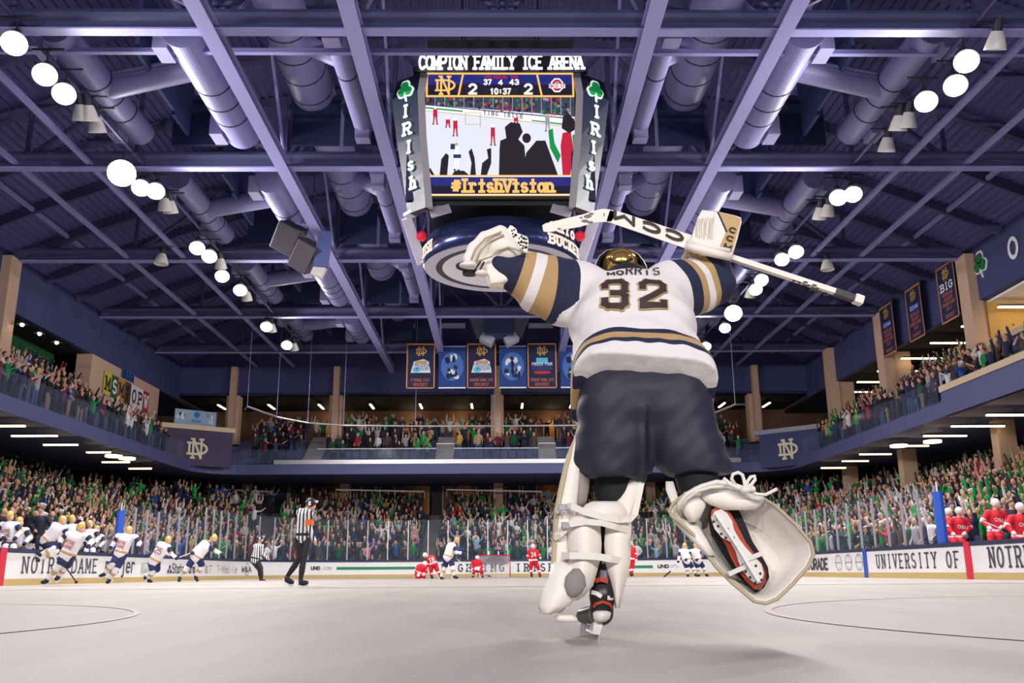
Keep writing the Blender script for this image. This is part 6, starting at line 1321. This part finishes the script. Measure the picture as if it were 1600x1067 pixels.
# ---- kicked-back leg pad: a deep bowl round the skate, mouth towards the camera
rim = [(1043.5, 797), (1050, 786), (1061, 777), (1086, 761), (1115, 753), (1140, 754), (1162, 763), (1182, 772), (1213, 790), (1243, 818), (1268, 847), (1273, 866), (1264, 886), (1239, 914), (1215, 937), (1197, 944), (1179, 941), (1143, 911), (1118, 886), (1100, 861), (1083, 836), (1061, 815), (1049, 807)]
D = -.34; C2 = (1160, 850)
sh = lambda pts, k, dx=0, dy=0: [(C2[0] + (x - C2[0]) * k + dx, C2[1] + (y - C2[1]) * k + dy) for x, y in pts]
cav = [(1076, 806), (1080, 800), (1088, 794), (1100, 788), (1118, 785), (1136, 790), (1150, 796), (1172, 797), (1198, 806), (1222, 826), (1242, 848), (1248, 864), (1240, 884), (1222, 906), (1206, 924), (1194, 932), (1181, 932), (1150, 906), (1128, 884), (1112, 862), (1098, 838), (1086, 824), (1079, 815)]
flo = [(1104, 818), (1106, 812), (1110, 808), (1118, 804), (1130, 802), (1142, 806), (1154, 812), (1170, 818), (1190, 828), (1206, 842), (1218, 856), (1222, 868), (1216, 880), (1206, 896), (1198, 908), (1190, 914), (1180, 912), (1158, 892), (1140, 874), (1126, 856), (1116, 842), (1108, 830), (1105, 823)]
b = MB(); b.loft([ringp(sh(rim, .45, -30, -45), D + .5), ringp(sh(rim, .8, -12, -20), D + .4), ringp(sh(rim, .95, -3, -5), D + .22), ringp(sh(rim, 1.0), D + .06), ringp(sh(rim, .99), D + .015), ringp(sh(rim, .965), D), ringp(sh(rim, .93), D + .01), ringp(cav, D + .05), ringp(flo, D + .15)], 0, (True, True)); rpad = b.build('leg_pad', M_cream, GO, True)
b = MB(); b.tube([G(x, y, D + .0) for x, y in sh(rim, .985)], .008, 7, closed=True); b.build('edge_roll', M_creamd, rpad, True)
panel('outer_wing', [(795, 1043, 1066, -.24), (806, 1046, 1075, -.28), (822, 1062, 1092, -.31), (845, 1082, 1106, -.335), (868, 1102, 1118, -.34)], M_cream, rpad, .02)
panel('outer_wing', [(812, 1050, 1064, -.22), (826, 1062, 1078, -.26), (842, 1078, 1090, -.3), (852, 1088, 1096, -.3)], M_cream, rpad, .015)
panel('knee_wrap', [(757, 1106, 1150, -.3), (766, 1094, 1178, -.345), (778, 1096, 1196, -.36), (788, 1108, 1190, -.36), (797, 1130, 1180, -.345)], M_cream, rpad, .035)
panel('knee_wrap', [(768, 1070, 1100, -.29), (778, 1062, 1104, -.33), (792, 1062, 1102, -.35), (806, 1070, 1096, -.345), (816, 1078, 1090, -.33)], M_cream, rpad, .03)
# shadow of the cavity put in as a black liner, and calf of the boot
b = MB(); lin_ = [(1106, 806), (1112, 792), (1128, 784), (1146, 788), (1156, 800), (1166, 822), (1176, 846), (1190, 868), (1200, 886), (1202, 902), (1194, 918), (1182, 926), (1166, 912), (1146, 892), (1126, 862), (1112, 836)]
b.loft([ringp(lin_, D + .035), ringp(lin_, D + .1)], 0, (True, True)); b.build('cavity_shadow', M_under, rpad)
boot = [(1110, 808), (1112, 797), (1120, 791), (1132, 793), (1142, 802), (1150, 816), (1158, 832), (1166, 848), (1178, 864), (1190, 880), (1196, 894), (1196, 908), (1188, 920), (1178, 920), (1164, 906), (1152, 890), (1142, 872), (1134, 852), (1124, 836), (1114, 822)]
b = MB(); b.loft([ringp(boot, D + .0), ringp(sh(boot, 1.02), D + .02), ringp(sh(boot, 1.03), D + .08)], 0, (True, True)); skr = b.build('skate', M_boot, GO)
b = MB(); ob = sh(boot, 1.0); b.loft([ringp(ob, D - .003), ringp(sh(boot, .96), D - .006)], 0, (False, True)); b.build('orange_trim', M_orng, skr)
b = MB(); b.prism([(0, 0), (.05, 0), (.07, .03), (.03, .05), (.0, .03)], (G(1152, 868, D - .008), Vector((.8, 0, -.6)).normalized(), Vector((.5, 0, .85)).normalized()), -.004); b.build('orange_trim', M_orng, skr)
hold = [(1113, 808), (1116, 799), (1124, 797), (1132, 803), (1140, 815), (1144, 828), (1152, 842), (1162, 856), (1174, 870), (1186, 884), (1191, 898), (1190, 910), (1182, 912), (1172, 902), (1162, 888), (1156, 876), (1150, 860), (1142, 846), (1130, 838), (1119, 824)]
ca_, cb_ = Vector((1118, 803)), Vector((1186, 908)); cd_ = (cb_ - ca_).normalized()
def widen(p, k): q_ = Vector(p) - ca_; l_ = q_.dot(cd_); pr_ = ca_ + cd_ * l_; return tuple(pr_ + (Vector(p) - pr_) * k)
hold = [widen(p, 1.35) for p in hold]; b = MB(); b.loft([ringp(hold, D - .006), ringp(hold, D - .024), ringp(sh(hold, .97), D - .03)], 0, (True, True)); hb = b.build('blade_holder', M_hold, skr)
b = MB(); b.loft([[G(x + o, y - o, dd) for x, y in ((1118, 803), (1150, 852), (1184, 908))] for o, dd in ((-1.5, D - .025), (-1., D - .055), (1., D - .055), (1.5, D - .025))], 0, (False, False), False); b.bar(G(1118, 803, D - .045), G(1151, 853, D - .05), .012, .03, (0, 1, 0)); b.bar(G(1151, 853, D - .05), G(1184, 908, D - .045), .012, .03, (0, 1, 0)); b.build('blade_edge', mat('holder_ivory', (238, 236, 230), .35), skr)
for a_, c_ in (((1158, 877), (1181, 869)), ((1138, 897), (1157, 889)),):
    b = MB(); b.bar(G(a_[0] + 0, a_[1], D - .03), G(c_[0] + 8, c_[1] - 4, D - .03), .018, .018, (0, 1, 0)); b.build('cross_strap', M_hold, skr)
for x, y in ((1115, 815), (1121, 812), (1122, 822), (1129, 818), (1127, 834), (1137, 826), (1134, 840), (1146, 840), (1160, 884), (1172, 872), (1165, 893), (1181, 884), (1172, 902), (1188, 896), (1180, 911), (1190, 906)):
    b = MB(); b.ball(G(x, y, D - .031), .006, 6); b.build('rivet', M_blk, skr)
# cords: toe ties knotted at the top of the pad
def cord(pts, r, name='lace'): b = MB(); b.tube([G(*p) for p in pts], r, 7); b.build(name, M_strap, rpad, True)
cord([(1060, 800, -.36), (1062, 786, -.38), (1074, 772, -.4), (1096, 760, -.41), (1120, 753, -.41), (1142, 756, -.41), (1158, 762, -.42), (1168, 765, -.42)], .011, 'tie_strap')
cord([(1064, 796, -.37), (1072, 780, -.39), (1090, 767, -.41), (1110, 761, -.41), (1130, 760, -.41)], .008, 'tie_strap')
cord([(1150, 759, -.42), (1143, 748, -.43), (1145, 741, -.43), (1153, 738, -.43), (1160, 742, -.43), (1163, 752, -.43), (1164, 762, -.43), (1160, 768, -.43)], .0075)
cord([(1166, 764, -.43), (1168, 752, -.43), (1173, 745, -.43), (1179, 744, -.43), (1180, 749, -.43), (1174, 757, -.43), (1166, 764, -.43)], .0075)
cord([(1166, 765, -.43), (1182, 772, -.43), (1196, 773, -.43), (1206, 768, -.43), (1214, 764, -.43)], .007); cord([(1130, 748, -.41), (1140, 756, -.42), (1152, 762, -.43), (1164, 766, -.43), (1174, 768, -.43)], .009)
b = MB(); b.ball(G(1165, 765, -.44), .02, 8, 0, (1.3, .8, .8)); b.ball(G(1176, 764, -.44), .014, 8); b.build('knot', M_strap, rpad, True)
panel('thigh_strap', [(752, 1040, 1052, -.1), (765, 1040, 1056, -.12), (780, 1046, 1060, -.16), (790, 1050, 1062, -.2)], M_strap, rpad, .01)
# ---- catching glove
Zg = lambda x, y, d: (710 + x / 7.115, 330 + y / 7.115, d)
gp = [('e', Gn(*Zg(520, 400, .17)), (.115, .07, .085), np.array(Matrix.Rotation(.5, 3, 'Y')), 0), ('c', Gn(*Zg(440, 500, .17)), Gn(*Zg(470, 740, .2)), .04, .05, 0), ('b', Gn(*Zg(460, 690, .19)), (.05, .06, .075), np.array(Matrix.Rotation(-.3, 3, 'Y')), .02, 0), ('c', Gn(*Zg(520, 330, .17)), Gn(*Zg(740, 420, .2)), .05, .035, 0)]
for k, pts in enumerate((((150, 530), (215, 400), (330, 285), (510, 215)), ((200, 545), (260, 420), (360, 320), (540, 240)), ((260, 560), (320, 450), (420, 350), (560, 290)), ((300, 590), (370, 500), (470, 420), (600, 350)))):
    for a, c in zip(pts, pts[1:]): gp.append(('c', Gn(*Zg(*a, .14 + .012 * k)), Gn(*Zg(*c, .14 + .012 * k)), .024 + .003 * k, .028 + .003 * k, 0))
gp += [('e', Gn(*Zg(150, 600, .12)), (.045, .035, .016), None, 0), ('e', Gn(*Zg(300, 690, .12)), (.032, .03, .018), None, 0), ('c', Gn(*Zg(150, 590, .12)), Gn(*Zg(330, 600, .16)), .02, .03, 0), ('c', Gn(*Zg(430, 780, .17)), Gn(*Zg(520, 815, .2)), .018, .02, 0)]
vg, qg, mg = sdf_mesh(gp, .007, .012); me = mesh_of('catching_glove', (vg - np.array(base), qg, mg), [M_cream]); glove = bpy.data.objects.new('catching_glove', me); COL.objects.link(glove); glove.parent = GO
b = MB()
for pts in (((190, 540), (240, 410), (345, 300), (525, 228)), ((240, 560), (290, 440), (390, 335), (550, 265)), ((250, 560), (420, 500), (470, 440), (600, 400), (700, 430), (800, 465))): b.tube([G(*Zg(x, y, .095)) for x, y in pts], .005, 6)
b.build('welt', M_creamd, glove, True)
b = MB(); poly = [(560, 250), (590, 200), (620, 155), (650, 165), (690, 200), (700, 240), (810, 285), (825, 330), (808, 465), (740, 420), (660, 330)]; b.loft([ringp([Zg(*p, 0)[:2] for p in poly], .13), ringp([Zg(*p, 0)[:2] for p in poly], .165)]); pk = b.build('pocket', M_cream, glove)
b = MB(); random.seed(4)
for x, y in ((640, 215), (665, 205), (648, 250), (680, 265), (655, 285), (715, 235), (720, 300), (745, 280), (770, 300), (795, 310), (715, 350), (745, 340), (775, 345), (800, 355), (735, 375), (765, 385), (795, 400), (760, 410)): flat(b, ngon(0, 0, .004 + .005 * random.random(), .004 + .005 * random.random(), 6), (G(*Zg(x, y, .128)), Vector((1, 0, 0)), Vector((0, 0, 1))))
b.build('pocket_holes', M_under, pk)
b = MB()
for p, q_ in (((230, 650), (300, 545)), ((262, 690), (330, 575)), ((290, 640), (330, 560))): b.tube([G(*Zg(*p, .1)), G(*Zg(*q_, .1))], .004, 5)
b.build('palm_lace', M_under, glove); strap('cuff_edge', [Zg(410, 825, .1), Zg(470, 812, .09), Zg(545, 838, .1)], .02, M_creamd, glove)
# ---- blocker
blk = [(1097, 328), (1120, 330), (1150, 337), (1158, 340), (1159, 347), (1152, 375), (1145, 398), (1130, 399), (1072, 388), (1073, 381), (1080, 372), (1090, 340)]
DB = .30; slant = lambda pts, k=0.: [G(x, y, DB + k + (385 - y) * .0006) for x, y in pts]
b = MB(); b.loft([slant(scl(blk, .97, (1115, 365)), -.005), slant(blk, .01), slant(blk, .055), slant(scl(blk, .97, (1115, 365)), .065)]); blo = b.build('blocker', M_cream, GO)
b = MB(); b.loft([slant([(1122, 331), (1150, 338), (1157, 342), (1156, 350), (1144, 394), (1124, 388)], -.008), slant([(1122, 331), (1150, 338), (1157, 342), (1156, 350), (1144, 394), (1124, 388)], .0)]); b.build('tan_panel', M_tan2, blo)
b = MB(); b.loft([slant([(1119, 330), (1123, 331), (1137, 362), (1134, 364)], -.01), slant([(1119, 330), (1123, 331), (1137, 362), (1134, 364)], .0)]); b.build('dark_band', M_num, blo)
b = MB(); b.loft([slant([(1120, 331), (1134, 363), (1123, 388), (1116, 386), (1116, 331)], -.011), slant([(1120, 331), (1134, 363), (1123, 388), (1116, 386), (1116, 331)], .0)]); b.build('white_panel', M_cream, blo)
b = MB(); dn = (slant([(1128, 388)])[0] - slant([(1146, 350)])[0]).normalized(); rt = (G(1150, 352, DB) - G(1136, 346, DB)).normalized()
p_ = slant([(1138, 350)], -.012)[0]
for i, ch in enumerate('CCM'): glyph(b, ch, (slant([(1139 - i * 4.2, 361 + i * 13)], -.013)[0], rt, -dn), .034, .028, .0085, False)
b.build('blocker_lettering', M_num, blo)
b = MB(); b.tube([G(1071, 384, .26), G(1085, 388, .25), G(1115, 395, .25), G(1142, 402, .26)], [.02, .024, .024, .02], 10); b.tube([G(1072, 378, .29), G(1110, 386, .28), G(1140, 392, .28)], .014, 8); b.build('lower_roll', M_cream, blo, True)
b = MB(); b.tube([G(1082, 384, .3), G(1074, 394, .31), G(1068, 404, .33), G(1066, 412, .35)], [.012, .014, .014, .01], 8); b.tube([G(1084, 388, .34), G(1084, 400, .36)], .03, 8); b.build('cuff_loop', M_creamd, blo, True)
b = MB(); random.seed(9)
for i in range(9): x = 1090 + i * 3.2; b.tube(slant([(x, 338 + 3 * random.random()), (x - 4 + 3 * random.random(), 355), (x - 3, 368 + 8 * random.random())], -.0145), .0012, 4)
b.build('wrinkles', M_creamd, blo)
# ---- goalie stick, gripped by the blocker hand
ST = thing('goalie_stick', 'white goalie stick with dark lettering held high by the leaping goalie', 'stick', G(1080, 375, .36))
DS = .36
def plank(pts, t, name, m, par=ST, dy=DS): b = MB(); b.loft([ringp(pts, dy), ringp(pts, dy + t)]); return b.build(name, m, par, bevel=.004)
bl = plank([(847, 352), (852, 349), (880, 342), (910, 335), (932, 328), (942, 326), (952, 327), (966, 331), (956, 347), (945, 347), (930, 348), (905, 355), (880, 359), (858, 363), (849, 362)], .02, 'blade', M_cream)
pd = plank([(952, 327.5), (966, 330), (1083, 368), (1078, 379), (1073, 389), (953, 348), (946, 346)], .026, 'paddle', M_cream)
b = MB(); b.bar(G(1076, 379, DS + .01), G(1146, 404, DS + .01), .03, .028, (0, 1, 0)); b.bar(G(1143, 403, DS + .01), G(1308, 457, DS + .01), .028, .038, (0, 1, 0)); b.build('shaft', M_cream, ST)
b = MB(); b.bar(G(1304, 456, DS + .01), G(1338, 468, DS + .01), .034, .044, (0, 1, 0)); b.build('grip_tape', mat('grip_dark', (74, 70, 74), .7), ST)
b = MB(); b.bar(G(1334, 466, DS + .01), G(1348, 471, DS + .01), .05, .055, (0, 1, 0)); b.build('butt_end', M_cream, ST, bevel=.008)
b = MB(); ud = (G(1072, 378, DS) - G(955, 337, DS)).normalized(); vd = Vector((ud.z, 0, -ud.x)); vd = -vd if vd.z < 0 else vd
# letters run right to left and upside down, as the stick is held
o_ = G(1069, 374, DS - .004)
for i, (ch, w_) in enumerate((('C', .1), ('C', .1), ('M', .105))):
    px, py = ((1066, 366), (1030, 354), (990, 340))[i]
    glyph(b, ch, (G(px, py, DS - .004) + vd * .0, -ud, (-vd * .94 + -ud * -.3).normalized()), w_, .042, .017, False)
b.build('paddle_lettering', M_num, pd)
b = MB(); us = (G(1304, 456, DS) - G(1143, 403, DS)).normalized(); vs2 = Vector((-us.z, 0, us.x))
for i, ch in enumerate('CCM'): glyph(b, ch, (G(1278 - i * 14, 451 - i * 4.8, DS - .006) + vs2 * .012, -us, -vs2), .036, .018, .009, False)
for i, ch in enumerate('CCM'): glyph(b, ch, (G(1294 - i * 10, 460 - i * 3.3, DS - .006) + vs2 * .004, -us, -vs2), .026, .013, .006, False)
b.build('shaft_lettering', M_num, ST)
b = MB(); random.seed(2)
for x, y, w_, h_ in ((918, 338, 7, 3), (924, 334, 5, 2), (914, 345, 6, 2.5), (922, 347, 6, 2), (944, 335, 1, 4), (874, 357, 4, 1.2), (908, 340, 3, 1.5)):
    b.add([G(x + w_ * math.cos(t) * (.7 + .3 * random.random()), y + h_ * math.sin(t) * (.7 + .3 * random.random()), DS - .003) for t in [2 * PI * k / 9 for k in range(9)]][::-1], [tuple(range(9))])
b.build('puck_marks', M_scuff, bl)
